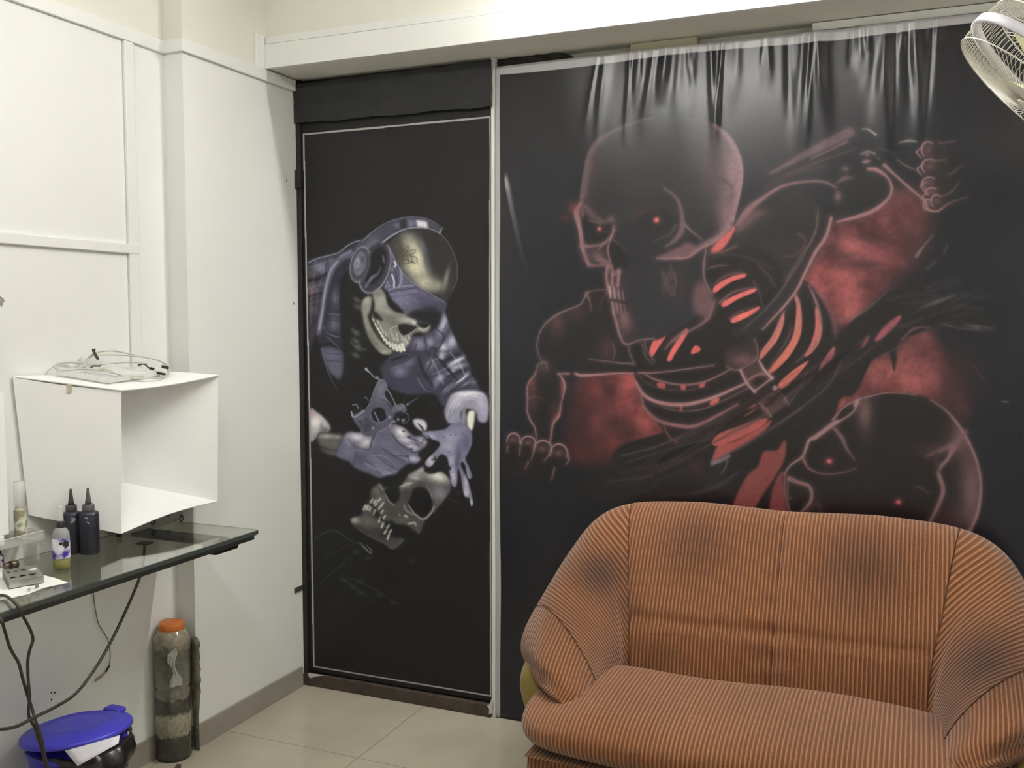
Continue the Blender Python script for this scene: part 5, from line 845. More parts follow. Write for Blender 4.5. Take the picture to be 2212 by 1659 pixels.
def back_relief(i, j, p):
    if p.y > -.12 and j > 40: return Vector((0, 0, 0))
    zs_ = .575-.00*(p.x-SX); seam = .010*math.exp(-((p.z-zs_)/.010)**2)+.016*math.exp(-((p.x-SX)/.016)**2)*(1 if p.z < .9 else 0)
    wr = .0025*math.sin(p.z*90)*math.exp(-((p.x-SX)/.06)**2)*(p.z < .72)
    return Vector((0, seam+wr-.010*abs(math.sin((p.z-.35)*5.2))*math.exp(-((p.z-.65)/.3)**2)+(.006*math.sin(p.x*14)), 0))
backrest = ribmesh('backrest', puff(bk, back_relief), lambda i, j, p: p.x-SX+.0001*p.z, sofa)
for side, G in ((1, GL), (-1, GR)):
    wg = G[I1:I2+1]; wacc = [0.]
    for k in range(1, len(wg)): wacc.append(wacc[-1]+(wg[k][22]-wg[k-1][22]).length)
    ribmesh('wing', wg if side < 0 else wg[::-1], lambda i, j, p, W_=wacc, s=side, n_=len(wg): (W_[i if s < 0 else n_-1-i]-.62*p.z)*.87, sofa)
    ar = G[I2:]
    # rounded front end of the arm
    last = ar[-1]; c = sum(last, Vector())/len(last); fwd = Vector((side*.02, -1, -.25)).normalized()
    ar = ar+[[c+(p-c)*math.cos(t)+fwd*.035*math.sin(t) for p in last] for t in (.3, .6, .9, 1.2, 1.42, 1.56)]
    mid = ar[NI]; acc = [0]
    for k in range(1, len(mid)): acc.append(acc[-1]+(mid[k]-mid[k-1]).length)
    ribmesh('armrest', ar if side < 0 else ar[::-1], lambda i, j, p, a_=acc: a_[j]*.92, sofa)
    # olive outer side under the arm
    mb = MB(); ring = []
    prof = [(.54, -.60, .02), (.57, -.60, .03), (.60, -.60, .15), (.66, -.60, .30), (.715, -.60, .41), (.69, -.58, .46), (.62, -.55, .47), (.60, -.58, .3)]
    grid = []
    for t in np.linspace(0, 1, 14):
        yy = -.69+t*.61; sc = 1-.16*max(0, 1-t*6)**2; top = 1+(t*.35)
        grid.append([Vector((SX-side*(.54+(d-.54)*sc), yy+(.03*(z < .1)), z if z < .4 else z+(.18*t if t < .8 else .144))) for d, _, z in prof])
    v = [p for r in grid for p in r]; n = len(prof); f = []
    for i in range(len(grid)-1):
        for j in range(n): f.append((i*n+j, (i+1)*n+j, (i+1)*n+(j+1) % n, i*n+(j+1) % n))
    f += [tuple(range(n)), tuple(len(v)-1-k for k in range(n))]
    mb.add(v, f); o = mb.build('side_panel', M_olive, sofa, True); ss = o.modifiers.new('s', 'SUBSURF'); ss.levels = ss.render_levels = 2
    o['label'] = 'plain olive fabric side panel under the arm'
# seat cushion (closed loft along x; corduroy runs front to back)
def cushion(name, hw, prof, parent, relief, nx=90, em=.35):
    grid = []
    pr = cr([Vector((0, y, z)) for y, z in prof], True, 7); cyz = sum(pr, Vector())/len(pr)
    us = [-1+2*k/nx for k in range(nx+1)]
    for u in us:
        e = (1-abs(u)**9)**.5 if abs(u) < 1 else 0; e = em+(1-em)*e if abs(u) < .999 else .0
        row = []
        for p in pr+[pr[0]]:
            q = cyz+(p-cyz)*e; q = Vector((SX+u*hw, q.y, q.z)); row.append(q+relief(q))
        grid.append(row)
    return ribmesh(name, grid, lambda i, j, p: p.x-SX, parent)
SEATP = [(-.40, .40), (-.48, .452), (-.60, .455), (-.72, .447), (-.82, .43), (-.872, .402), (-.89, .366), (-.876, .332), (-.83, .314), (-.6, .31), (-.42, .312), (-.38, .35)]
cushion('seat_cushion', .635, SEATP, sofa, lambda p: Vector((0, .008*math.cos((p.x-SX)*4), -.018*math.exp(-((abs(p.x-SX)-.55)/.09)**2)*min(1, max(0, (p.z-.36)/.08))+.006*math.sin((p.x-SX)*9))))
BASEP = [(-.10, .29), (-.80, .306), (-.838, .285), (-.842, .18), (-.835, .06), (-.81, .035), (-.10, .035), (-.08, .15)]
cushion('base', .608, BASEP, sofa, lambda p: Vector((0, 0, 0)), 90, .95)
for sx_ in (-1, 1):
    for yy in (-.76, -.16): MB().lathe([(.022, 0), (.028, .04)], (SX+sx_*.54, yy, 0), 14).build('foot', M_black, sofa)
# stitched seams
def seamline(pts, r=.0011, par=None): return MB().tube(pts, r, 6, sub=4).build('seam', M_seam, par or backrest, True)
for side, G in ((1, GL), (-1, GR)):
    seamline([G[I1][j]+Vector((side*.002, -.002, .001)) for j in range(6, 62, 5)]); seamline([G[I2][j]+Vector((0, -.001, .0025)) for j in range(6, 62, 5)])

cs = [bk[len(bk)//2][j] for j in range(8, 52, 4)]
seamline([back_relief(0, 0, p)+p+Vector((0, -.001, 0)) for p in cs], .0012)
# ---------------------------------------------------------------- wall fan
M_fan = mat('cream fan plastic', srgb(226, 222, 206), .35, noise=.04); M_wire = mat('cream painted wire', srgb(216, 213, 202), .4, noise=.1, nscale=60); M_blade = mat('translucent cream blade', srgb(206, 204, 160), .35)
def camvec(x, y, z): return Vector(R@np.array([x, y, z]))
FD = 2.12; fc = Vector(CAM)+Vector(ray(2274, 182))*(FD/F)
dd = (-.67, .74)
axis = camvec(dd[0]*.95, dd[1]*.95, .31).normalized(); mj = camvec(.74, .67, 0).normalized(); oth = axis.cross(mj).normalized(); mj = oth.cross(axis).normalized()
FM = Matrix((mj, oth, axis)).transposed()          # local z = facing direction
RF = .213
fan = empty('wall_fan', fc, 'white wall fan with a wire guard above the right end of the sofa', 'fan')
def loc(p): return fc+FM@Vector(p)
def ringm(name, r, z, t, m, n=96, par=fan): return MB().tube([loc((r*math.cos(k/n*6.28318), r*math.sin(k/n*6.28318), z)) for k in range(n)], t, 8, closed=True).build(name, m, par, True)
def guard(name, sgn, depth, nw, tw, hub):
    mb = MB()
    for k in range(nw):
        a0 = k/nw*2*math.pi; pts = []
        for s_ in np.linspace(0, 1, 9):
            # side wall then dome
            if s_ < .35: r = RF-.004*s_; z = sgn*depth*.72*(s_/.35)
            else: q = (s_-.35)/.65; r = (RF-.002)*(1-q)+hub*q; r = RF-(RF-hub)*(q**1.1); z = sgn*depth*(.72+.28*math.sin(q*math.pi/2))
            pts.append(loc((r*math.cos(a0+tw*s_), r*math.sin(a0+tw*s_), z)))
        mb.tube(pts, .00072, 4)
    for s_ in (.74,): 
        mb.tube([loc((RF*.985*math.cos(k/60*6.2832), RF*.985*math.sin(k/60*6.2832), sgn*depth*s_)) for k in range(60)], .0016, 5, closed=True)
    return mb.build(name, M_wire, fan, True)
guard('front_guard', 1, .066, 96, .12, .03); guard('rear_guard', -1, .070, 96, -.16, .05)
mb = MB(); n = 96
prof = [(RF-.003, -.010), (RF+.007, -.010), (RF+.008, .010), (RF-.003, .010)]
v = []; f = []
M_ring = mat('lilac grey ring', srgb(206, 204, 214), .35)
for k in range(n):
    a = k/n*2*math.pi
    for r, z in prof: v.append(loc((r*math.cos(a), r*math.sin(a), z)))
for k in range(n):
    for j in range(4): f.append((k*4+j, k*4+(j+1) % 4, ((k+1) % n)*4+(j+1) % 4, ((k+1) % n)*4+j))
mb.add(v, f).build('guard_ring', M_ring, fan, True)
def disc(name, r, z0, z1, m, par=fan, r2=None):
    R3 = FM.to_3x3(); return MB().lathe([(r*.9, z0), (r, z0+(z1-z0)*.2), (r2 or r, z1-(z1-z0)*.2), ((r2 or r)*.85, z1)], fc, 32, R3).build(name, m, par, True)
disc('front_cap', .030, .061, .068, M_fan); disc('motor', .062, -.175, -.075, M_fan, r2=.07); disc('hub', .03, -.03, .03, M_blade)
for k in range(3):
    a0 = k*2*math.pi/3+.35; g = []; 
    for s_ in np.linspace(0, 1, 9):
        r = .028+.155*s_; wd = .2+.62*math.sin(s_*math.pi*.62); 
        g.append([loc((r*math.cos(a0+wd*(t-.3)), r*math.sin(a0+wd*(t-.3)), .028-.056*t)) for t in np.linspace(0, 1, 7)])
    v = [p for r_ in g for p in r_]; nn = 7
    o = MB().add(v, [(i*nn+j, (i+1)*nn+j, (i+1)*nn+j+1, i*nn+j+1) for i in range(8) for j in range(6)]).build('blade', M_blade, fan, True)
    sm = o.modifiers.new('s', 'SOLIDIFY'); sm.thickness = .002
e0 = loc((0, 0, -.17)); wp = Vector((XR-.02, e0.y+.05, e0.z-.12))
MB().tube([e0, e0+Vector((.05, 0, -.03)), wp+Vector((-.12, 0, -.02)), wp], .017, 12, sub=4).build('bracket_arm', M_fan, fan, True)
MB().box((wp.x-.012, wp.y-.06, wp.z-.09), (XR-.0005, wp.y+.06, wp.z+.09)).build('wall_plate', M_fan, fan, bevel=.006)
# thin white wire looping over the guard
q = [Vector(CAM)+Vector(ray(a, b_))*(d/F) for a, b_, d in [(2159, 30, 1.98), (2164, 24, 1.98), (2172, 22.5, 1.98), (2180, 26, 1.98), (2192, 38, 1.99), (2216, 48, 2.0), (2240, 66, 2.02)]]
MB().tube(q, .0012, 6, sub=4).build('loose_wire', M_wire, fan, True)
# ---------------------------------------------------------------- glass shelf
ZG = .81
def gz(px, py): return onz(px, py, ZG)
m = mat('smoked glass', (.66, .69, .62, 1), .02, trans=1., ior=1.45); M_glass = m
M_gedge = mat('grey green glass edge', (.05, .062, .055, 1), .15, trans=0., spec=.8)
e0, e1 = gz(530, 1149), gz(0, 1333)
XF = (e0.x+e1.x)/2; YE = -.695
print('glass front x', e0.x, e1.x, e0.y)
shelf = empty('glass_shelf', (.1, -2., ZG), 'smoked glass wall shelf with a dark edge along the left wall', 'shelf')
def outl(x0, x1, y0, y1, r=.02):
    p = [(x0, y1), (x0, y0), (x1, y0)]
    for k in range(7): a = k/6*math.pi/2; p.append((x1-r+r*math.cos(a), y1-r+r*math.sin(a)))
    return p
def slab(p, z0, z1):
    n = len(p); return MB().add([(x, y, z0) for x, y in p]+[(x, y, z1) for x, y in p], [tuple(range(n-1, -1, -1)), tuple(range(n, 2*n))]+[(i, (i+1) % n, (i+1) % n+n, i+n) for i in range(n)])
slab(outl(PD+.012, XF-.008, -3.3, YE), ZG-.012, ZG).build('glass_top', M_glass, shelf)
slab([(XF-.0078, -3.3), (XF, -3.3), (XF, YE-.02), (XF-.004, YE-.006), (XF-.02, YE+.001), (XF-.02, YE+.0002), (XF-.0078, YE-.012)], ZG-.013, ZG+.0004).build('edge_band', M_gedge, shelf, bevel=.002)
slab([(XF-.018, -3.3), (XF-.001, -3.3), (XF-.001, YE-.03), (XF-.018, YE-.02)], ZG-.026, ZG-.0132).build('edge_rail', M_black, shelf, bevel=.002)
bb = [gz(440, 1190), gz(497, 1170)]
MB().box((PD+.013, -.86, ZG-.034), (XF-.05, -.79, ZG-.0165)).box((XF-.085, -.875, ZG-.048), (XF-.03, -.765, ZG-.0265)).build('bracket', M_black, shelf, bevel=.006)
MB().box((PD+.013, -2.66, ZG-.034), (XF-.05, -2.59, ZG-.0165)).build('bracket', M_black, shelf, bevel=.006)
# ---------------------------------------------------------------- white photo box standing over the shelf
P1b, P1t = ony(262, 1153, -1.045), ony(262, 845, -1.045)
P2b, P2t = ony(470, 1083, -.615), ony(471, 812, -.615)
P4b, P4t = onx(62, 1112, -.072), onx(28, 815, -.072)
P3b = onx(268, 1043, -.070); P3t = Vector((P3b.x, P3b.y, (P2t.z+P4t.z)/2+.004))
bx = empty('light_box', ((P1b+P3b)/2), 'open-sided white card box on the glass shelf with cables on top', 'box')
def panel(name, q, th, sag=None, nu=14, nv=10):
    g = []
    a, b_, c, d = q
    nrm = (b_-a).cross(d-a).normalized()
    for i in range(nu+1):
        row = []
        for j in range(nv+1):
            u, v = i/nu, j/nv; p = (a*(1-u)+b_*u)*(1-v)+(d*(1-u)+c*u)*v
            if sag: p = p+sag(u, v)
            row.append(p)
        g.append(row)
    v = [p for r_ in g for p in r_]; n = nv+1
    o = MB().add(v, [(i*n+j, (i+1)*n+j, (i+1)*n+j+1, i*n+j+1) for i in range(nu) for j in range(nv)]).build(name, M_white, bx, False)
    s = o.modifiers.new('s', 'SOLIDIFY'); s.thickness = th; s.offset = 0
    return o
panel('side_panel', [P4b, P1b, P1t, P4t], .003, lambda u, v: Vector((0, 0, -.004*math.sin(math.pi*u)*(v > .5))))
panel('side_panel', [P2b, P3b, P3t, P2t], .003)
panel('side_panel', [P3b, P4b, P4t, P3t], .003)
panel('bottom_panel', [P1b, P2b, P3b, P4b], .003, lambda u, v: Vector((0, 0, (.011*math.sin(math.pi*u)**1.2*(1-v)))))
ov = Vector((.006, -.004, .002))
panel('top_panel', [P1t+ov, P2t+Vector((.006, 0, .002)), P3t+Vector((0, 0, .002)), P4t+Vector((0, -.003, .002))], .003, lambda u, v: Vector((0, 0, -.006*math.sin(math.pi*u)*(1-v)+.006*math.sin(math.pi*v)*u)))
tp = P4t.lerp(P1t, .48); M_tape = mat('brown tape', srgb(190, 180, 156), .5)
nn_ = (P1t-P4t).cross(Vector((0, 0, 1))).normalized()
MB().quadbox([tp+nn_*.0025+Vector((0, 0, .002)), tp+(P1t-P4t).normalized()*.014+nn_*.0025+Vector((0, 0, .002)), tp+(P1t-P4t).normalized()*.013+nn_*.0025+Vector((0, 0, -.024)), tp+(P1t-P4t).normalized()*.001+nn_*.0025+Vector((0, 0, -.026))], -.0008).build('tape', M_tape, bx)
# grey carton behind / below the box
M_cart = flakes('grey printed carton', srgb(150, 150, 150), srgb(160, 158, 156), 6)
ct = empty('grey_carton', (-.03, -.8, ZG), 'low grey carton with dark printed marks under the white box', 'box')
CXF = -.022
MB().box((PD+.013, -.955, ZG+.0003), (CXF, -.668, ZG+.1)).build('carton_body', M_cart, ct, bevel=.002)
M_ink = mat('dark print', (.03, .03, .035, 1), .6)
for px, py, rw, rh in [(392, 1120, .012, .016), (331, 1128, .014, .011), (363, 1113, .011, .008)]:
    c = onx(px, py, CXF+.0006); mb = MB(); n = 14
    mb.add([c]+[c+Vector((0, rw*math.cos(k/n*6.283)*(1 if k % 2 else .7), rh*math.sin(k/n*6.283)*(1 if k % 2 else .75))) for k in range(n)]+[c+Vector((0, rw*.35*math.cos(k/n*6.283), rh*.35*math.sin(k/n*6.283))) for k in range(n)], [(k+1, (k+1) % n+1, (k+1) % n+1+n, k+1+n) for k in range(n)])
    mb.build('printed_mark', M_ink, ct)
c = gz(258, 1160); MB().lathe([(.008, 0), (.009, .012), (.006, .02)], (c.x+.0, c.y, ZG), 14).build('rubber_stopper', M_black); tag(bpy.data.objects['rubber_stopper'], 'tiny black stopper on the glass under the corner of the white box', 'stopper')
# ---------------------------------------------------------------- things on the box
def topz(px, py, dz=0.): 
    n = (P2t-P1t).cross(P4t-P1t).normalized(); d = Vector(ray(px, py)); t = (P1t+Vector((0, 0, .006+dz))-Vector(CAM)).dot(n)/d.dot(n); return Vector(CAM)+d*t
M_pad = mat('clear ribbed acrylic', (.9, .9, .87, 1), .12, alpha=.5)
M_cab = mat('pale grey cable', srgb(196, 194, 182), .45); M_plugw = mat('white plug', srgb(235, 235, 230), .35)
tr = empty('acrylic_tray', topz(230, 818), 'clear acrylic tray with ribbed edges on the white box', 'tray')
a, b_, c, d = topz(122, 809), topz(232, 829), topz(345, 812), topz(250, 795)
up = Vector((0, 0, 1))
MB().quadbox([a+up*.001, b_+up*.001, c+up*.001, d+up*.001], .003).build('tray_base', M_pad, tr)
mb = MB()
for q0, q1 in ((a, b_), (b_, c), (c, d), (d, a)): mb.quadbox([q0+up*.002, q1+up*.002, q1+up*.014, q0+up*.014], .002)
mb.build('tray_rim', M_pad, tr)
mb = MB()
for q0, q1 in ((a, b_), (b_, c)):
    for k in range(34):
        p = q0.lerp(q1, (k+.5)/34); mb.tube([p+up*.002, p+up*.017], .0012, 5)
mb.build('rib', M_plugw, tr)
coil = empty('cable_coil', topz(240, 806), 'coiled pale grey cable lying on the white box', 'cable')
def tp_(l, dz=.0): return [topz(x, y, .0)+up*h_ for x, y, h_ in l]
MB().tube(tp_([(187, 800, .02), (150, 797, .02), (124, 800, .018), (120, 806, .014), (140, 812, .016), (180, 812, .022), (230, 816, .02), (290, 822, .008), (345, 820, .006), (366, 810, .01), (364, 803, .018), (340, 803, .038), (300, 800, .045), (240, 797, .045), (200, 797, .04), (182, 802, .025), (195, 812, .02), (225, 812, .022), (260, 818, .012), (310, 819, .008)]), .0028, 8, sub=6).build('cable', M_cab, coil, True)
MB().tube(tp_([(183, 803, .02), (188, 800, .035), (212, 797, .052), (250, 796, .055), (300, 799, .045), (340, 801, .035), (360, 803, .02), (364, 812, .006)]), .0026, 8, sub=6).build('cable', M_cab, coil, True)
MB().tube(tp_([(180, 806, .012), (186, 804, .02), (220, 808, .03), (280, 806, .034), (320, 806, .03)]), .0024, 8, sub=6).build('cable', M_cab, coil, True)
def plug(pa, pb, w_, t_, mm, nm='plug'):
    d_ = (pb-pa); L_ = d_.length; d_.normalize(); s_ = d_.cross(up).normalized(); u_ = s_.cross(d_)
    rot = Matrix((d_, s_, u_)).transposed().to_4x4(); rot.translation = pa
    return MB().box((0, -w_/2, -t_/2), (L_, w_/2, t_/2), rot).build(nm, mm, coil, bevel=.0015)
plug(topz(334, 808)+up*.018, topz(358, 812)+up*.010, .02, .012, M_plugw, 'usb_plug'); plug(topz(338, 813)+up*.012, topz(357, 814)+up*.008, .014, .007, M_black, 'usb_socket')
plug(topz(350, 806)+up*.022, topz(364, 808)+up*.02, .014, .010, M_black, 'connector'); plug(topz(323, 806)+up*.016, topz(333, 807)+up*.014, .01, .008, M_black, 'connector')
plug(topz(202, 800)+up*.062, topz(213, 805)+up*.04, .008, .006, M_black, 'clip'); plug(topz(201, 799)+up*.062, topz(207, 799)+up*.062, .008, .006, M_black, 'clip')
MB().tube(tp_([(299, 804, .022), (312, 803, .024), (322, 806, .016)]), .0022, 8, sub=5).build('black_lead', M_black, coil, True)
MB().tube(tp_([(195, 808, .018), (203, 805, .02), (216, 805, .02), (219, 804, .026)]), .0022, 8, sub=5).build('black_lead', M_black, coil, True)
# ---------------------------------------------------------------- bottles
def bottle(name, px, py, ztop_px, r, lab, group, body_m, prof_fn, rot=0):
    c = gz(px, py); c.z = ZG+.0005; h = ony(px, ztop_px, c.y).z-ZG
    t = empty(name, c, lab, 'bottle', group); prof_fn(t, c, r, h, body_m); return t
M_inkb = mat('black ink bottle', (.022, .022, .034, 1), .32, noise=.3, nscale=20); M_inkcap = mat('dark grey cap', (.045, .043, .045, 1), .4)
M_inkcap2 = mat('grey cap', (.10, .095, .095, 1), .45); M_splat = flakes('worn print', (.03, .03, .045, 1), srgb(150, 148, 156), 90, .52, .6)
def inkprof(cap):
    def f(t, c, r, h, m_):
        hb = h*.64
        MB().lathe([(r*.9, 0), (r, .003), (r, hb*.93), (r*.93, hb*.98), (r*.5, hb*1.03)], c, 36).build('body', m_, t, True)
        kk_ = MB().lathe([(r*.56, hb*1.0), (r*.58, hb*1.02), (r*.58, hb*1.15), (r*.52, hb*1.17)], c, 28).build('collar', cap, t, True)
        MB().lathe([(r*.34, hb*1.17), (r*.28, hb*1.26), (r*.24, hb*1.32), (r*.16, hb*1.45), (r*.13, hb*1.53), (r*.09, hb*1.555)], c, 20).build('nozzle_cap', cap, kk_, True)
        a0 = math.atan2(CAM[1]-c.y, CAM[0]-c.x); g = []
        for i in range(9):
            a = a0-.45+.9*i/8; w_ = .022-.016*abs(i-4)/4
            g += [c+Vector((math.cos(a)*(r+.0004), math.sin(a)*(r+.0004), hb*.90-w_*0)), c+Vector((math.cos(a)*(r+.0004), math.sin(a)*(r+.0004), hb*.90-w_))]
        MB().add(g, [(2*i, 2*i+1, 2*i+3, 2*i+2) for i in range(8)]).build('worn_label', M_splat, t, True)
    return f
bottle('ink_bottle', 194, 1195, 1054, .0285, 'dark ink bottle with pointed cap, nearer the white box', 'dark ink bottles', M_inkb, inkprof(M_inkcap2))
bottle('ink_bottle', 157, 1195, 1056, .0265, 'dark ink bottle with pointed cap behind the purple-labelled bottle', 'dark ink bottles', M_inkb, inkprof(M_inkcap))
M_oil = mat('pale oil in clear plastic', (.80, .80, .78, 1), .12, alpha=.45); M_label = flakes('purple and white label', srgb(70, 48, 150), srgb(222, 218, 236), 26, .44, .56, .4, c2=srgb(240, 238, 244)); M_oliq = mat('yellow green liquid', srgb(150, 146, 92), .2, trans=.3, ior=1.2)
def oilprof(t, c, r, h, m_):
    MB().lathe([(r*.85, .0), (r*.97, .003), (r*.97, h*.17)], c, 30).build('liquid', M_oliq, t, True)
    MB().lathe([(r, h*.172), (r, h*.50), (r*.96, h*.56), (r*.75, h*.62), (r*.45, h*.655)], c, 30).build('body', mat('clear shoulder', (.5, .5, .52, 1), .1, trans=.4, ior=1.2), t, True)
    MB().lathe([(r*1.015, h*.175), (r*1.015, h*.485)], c, 30, cap=False).build('wrap_label', M_label, t, True)
    kk_ = MB().lathe([(r*.5, h*.65), (r*.5, h*.655), (r*.5, h*.73), (r*.42, h*.75)], c, 24).build('black_cap', M_black, t, True)
    MB().lathe([(r*.38, h*.75), (r*.36, h*.76), (r*.30, h*.97), (r*.22, h*1.)], c, 20).build('clear_overcap', M_oil, kk_, True)
    a0 = math.atan2(CAM[1]-c.y, CAM[0]-c.x)+.45; mb = MB()
    for a, z, s_ in [(.0, .40, .006), (.12, .43, .005), (-.15, .42, .004), (.25, .385, .005), (.05, .36, .004), (.3, .42, .004), (-.5, .42, .004), (-.05, .45, .003)]:
        q = c+Vector((math.cos(a0+a)*r*1.03, math.sin(a0+a)*r*1.03, h*z)); tg = Vector((-math.sin(a0+a), math.cos(a0+a), 0)); mb.add([q-tg*s_-up*s_*.8, q+tg*s_-up*s_, q+tg*s_*.8+up*s_, q-tg*s_+up*s_*.7], [(0, 1, 2, 3)])
    mb.build('label_print', M_black, t)
bottle('spray_bottle', 134, 1228, 1092, .0225, 'small clear bottle with purple and white label and black cap', None, M_oil, oilprof)
def foamprof(t, c, r, h, m_):
    MB().lathe([(r*.8, .0), (r*.95, .004), (r, h*.1), (r, h*.50), (r*.9, h*.55)], c, 28).build('body', flakes('clear bottle with worn label', srgb(150, 146, 120), srgb(226, 222, 206), 30, .45, .55, .3, c2=srgb(150, 160, 110)), t, True)
    MB().lathe([(r*.7, h*.55), (r*.7, h*.62), (r*.5, h*.63)], c, 24).build('collar', M_plugw, t, True)
    MB().lathe([(r*.92, h*.60), (r*.92, h*.9), (r*.86, h*1.)], c, 24).build('clear_overcap', mat('milky clear cap', (.9, .9, .85, 1), .15, alpha=.45), t, True)
# ---------------------------------------------------------------- clear tray at the left with a bottle
M_acr = mat('clear plastic tray', (.85, .85, .8, 1), .1, alpha=.28)
tb = gz(20, 1195); cl = empty('plastic_tray', (PD+.12, -1.42, ZG), 'clear plastic tray at the left end of the glass shelf', 'tray')
# open tray: walls around
tq = onx(97, 1165, PD+.085); ZT_ = tq.z
tx0, tx1, ty0, ty1, th_ = PD+.012, PD+.085, -1.72, tq.y, .026
mb = MB(); mb.box((tx0, ty0, ZT_), (tx1, ty1, ZT_+.003)); mb.box((tx0, ty0, ZT_+.003), (tx0+.002, ty1, ZT_+th_)); mb.box((tx1-.002, ty0, ZT_+.003), (tx1, ty1, ZT_+th_)); mb.box((tx0, ty0, ZT_+.003), (tx1, ty0+.002, ZT_+th_)); mb.box((tx0, ty1-.002, ZT_+.003), (tx1, ty1, ZT_+th_))
for yy_ in (ty0+.01, ty1-.02): mb.box((tx0+.008, yy_, ZG+.0005), (tx1-.008, yy_+.006, ZT_)); mb.build('tray_body', M_acr, cl)
MB().tube([(tx0, ty0, ZT_+th_), (tx1, ty0, ZT_+th_), (tx1, ty1, ZT_+th_), (tx0, ty1, ZT_+th_)], .0014, 6, closed=True).build('tray_rim', M_pad, cl)
c = onx(44, 1134, PD+.040); r0 = .0165
h0 = ony(42, 1040, c.y).z-(ZT_+.0035)
c2 = Vector((PD+.040, c.y+.0, ZT_+.0035)); t = empty('foam_bottle', c2, 'small clear pump bottle with clear cap standing in the plastic tray', 'bottle'); foamprof(t, c2, r0, h0, None)
print('foam', c, h0, 'tray', tx1, ty1, ZT_)
# white board at the left edge
w0 = onx(12, 850, PD+.05)
tag(MB().box((PD+.030, w0.y-.35, ZT_+.0285), (PD+.045, w0.y, w0.z)).build('foam_board', M_white, bevel=.002), 'white board standing on the shelf at the left edge, left of the white box', 'board')
for k in (0,): tag(MB().box((PD+.026, w0.y-.33, ZT_+.0035), (PD+.05, w0.y-.02, ZT_+.0280)).build('board_foot', M_white, bevel=.002), 'white block under the white board at the left edge', 'block')
# ---------------------------------------------------------------- tissue, ink block, cups
M_tis = mat('white tissue', (.88, .88, .85, 1), .8, bump=.5, bscale=40)
pp = [(-60, 1290), (-20, 1300), (20, 1293), (60, 1284), (95, 1270), (148, 1259), (120, 1249), (96, 1243), (60, 1236), (10, 1226), (-60, 1228)]
q = [gz(a, b_) for a, b_ in pp]; n = len(q); cc = sum(q, Vector())/n
v = [cc+up*.0015]+[p+up*.0004 for p in q]+[p.lerp(cc, .5)+up*(.002+.002*(i % 2)) for i, p in enumerate(q)]
o = MB().add(v, [(i+1, (i+1) % n+1, (i+1) % n+1+n, i+1+n) for i in range(n)]+[(0, i+1+n, (i+1) % n+1+n) for i in range(n)]).build('paper_towel', M_tis, None, True); tag(o, 'white paper towel under the steel ink holder on the glass shelf', 'tissue')
ib = empty('ink_cup_holder', gz(50, 1262), 'steel ink cup holder with drilled holes on the white paper towel', 'holder'); hz = .034
A0, A1, A2 = gz(20, 1276), gz(95, 1262), gz(78, 1237); fx = (A1-A0); dpt = (A2-A1)
fx = Vector((fx.x, fx.y, 0)); dp = Vector((dpt.x, dpt.y, 0)); zb = ZG+.005
corners = [A0, A0+fx, A0+fx+dp, A0+dp]; hz = .017
nx_, ny_ = 48, 24; holes = [(.17, .3, .1), (.45, .3, .11), (.74, .3, .1), (.12, .74, .07), (.34, .74, .075), (.58, .74, .075), (.80, .74, .07)]
v = []; f = []; AR = dp.length/fx.length
for j in range(ny_+1):
    for i in range(nx_+1):
        u, w_ = i/nx_, j/ny_; z = zb+hz
        v.append(A0+fx*u+dp*w_); v[-1].z = z
inh = lambda u, w_: any((u-a)**2+((w_-b_)*AR)**2 < r_*r_*.95 for a, b_, r_ in holes)
for j in range(ny_):
    for i in range(nx_):
        k = j*(nx_+1)+i
        if not inh((i+.5)/nx_, (j+.5)/ny_): f.append((k, k+1, k+nx_+2, k+nx_+1))
o = MB().add(v, f).build('top_plate', M_chrome, ib); sm = o.modifiers.new('s', 'SOLIDIFY'); sm.thickness = .0015
mb = MB(); cz = [Vector((p.x, p.y, zb)) for p in corners]; tz = [p+up*(hz-.0005) for p in cz]
mb.add(cz+tz, [(0, 1, 5, 4), (1, 2, 6, 5), (2, 3, 7, 6), (3, 0, 4, 7)]); o = mb.build('skirt', M_chrome, ib); sm = o.modifiers.new('s', 'SOLIDIFY'); sm.thickness = .0012
MB().box((cz[0].x, cz[0].y, zb), (cz[0].x+.0005, cz[0].y+.0005, zb+.001)).build('weld', M_chrome, ib)
dk = mb = MB(); mb.quadbox([corners[3]*1, corners[0]*1, tz[0]+(corners[0]-corners[3])*.0, tz[3]], .0006); mb.build('dark_reflection_plate', mat('dark reflection on steel', (.06, .06, .06, 1), .4, metal=.7), ib)  # dark sheet over the end face imitates its reflection by colour
mb = MB(); fl = [Vector((p.x, p.y, zb+.0005)) for p in corners]; mb.add(fl, [(0, 1, 2, 3)]); mb.build('inner_floor', M_black, ib)
# dark wedge at the left end is a reflection put into the plate colour
cw = A0+dp*.5; 
for nm, px, py, r_, h_, mm, lab in [('ink_cup', 80, 1272, .0058, .012, M_chrome, 'small grey ink cup on the paper towel, right of the white one'), ('ink_cup', 63, 1279, .005, .006, M_plugw, 'small white ink cup on the paper towel nearest the shelf edge'), ]:
    c = gz(px, py); MBc = MB().lathe([(r_*.8, .0), (r_, h_), (r_*1.1, h_), (r_*1.1, h_+.0008), (r_*.85, h_+.0008), (r_*.65, .002)], (c.x, c.y, ZG+.004), 18, cap=True); tag(MBc.build(nm, mm, None, True), lab, 'cup', 'ink cups on the paper towel')
c = A0+fx*.76+dp*.32; tag(MB().lathe([(.006, 0), (.0075, .010), (.0095, .0105), (.0095, .0115), (.007, .012)], (c.x, c.y, zb+hz+.0006), 18).build('ink_cup', M_plugw, None, True), 'white ink cup sitting in a hole of the steel holder', 'cup', 'ink cups')
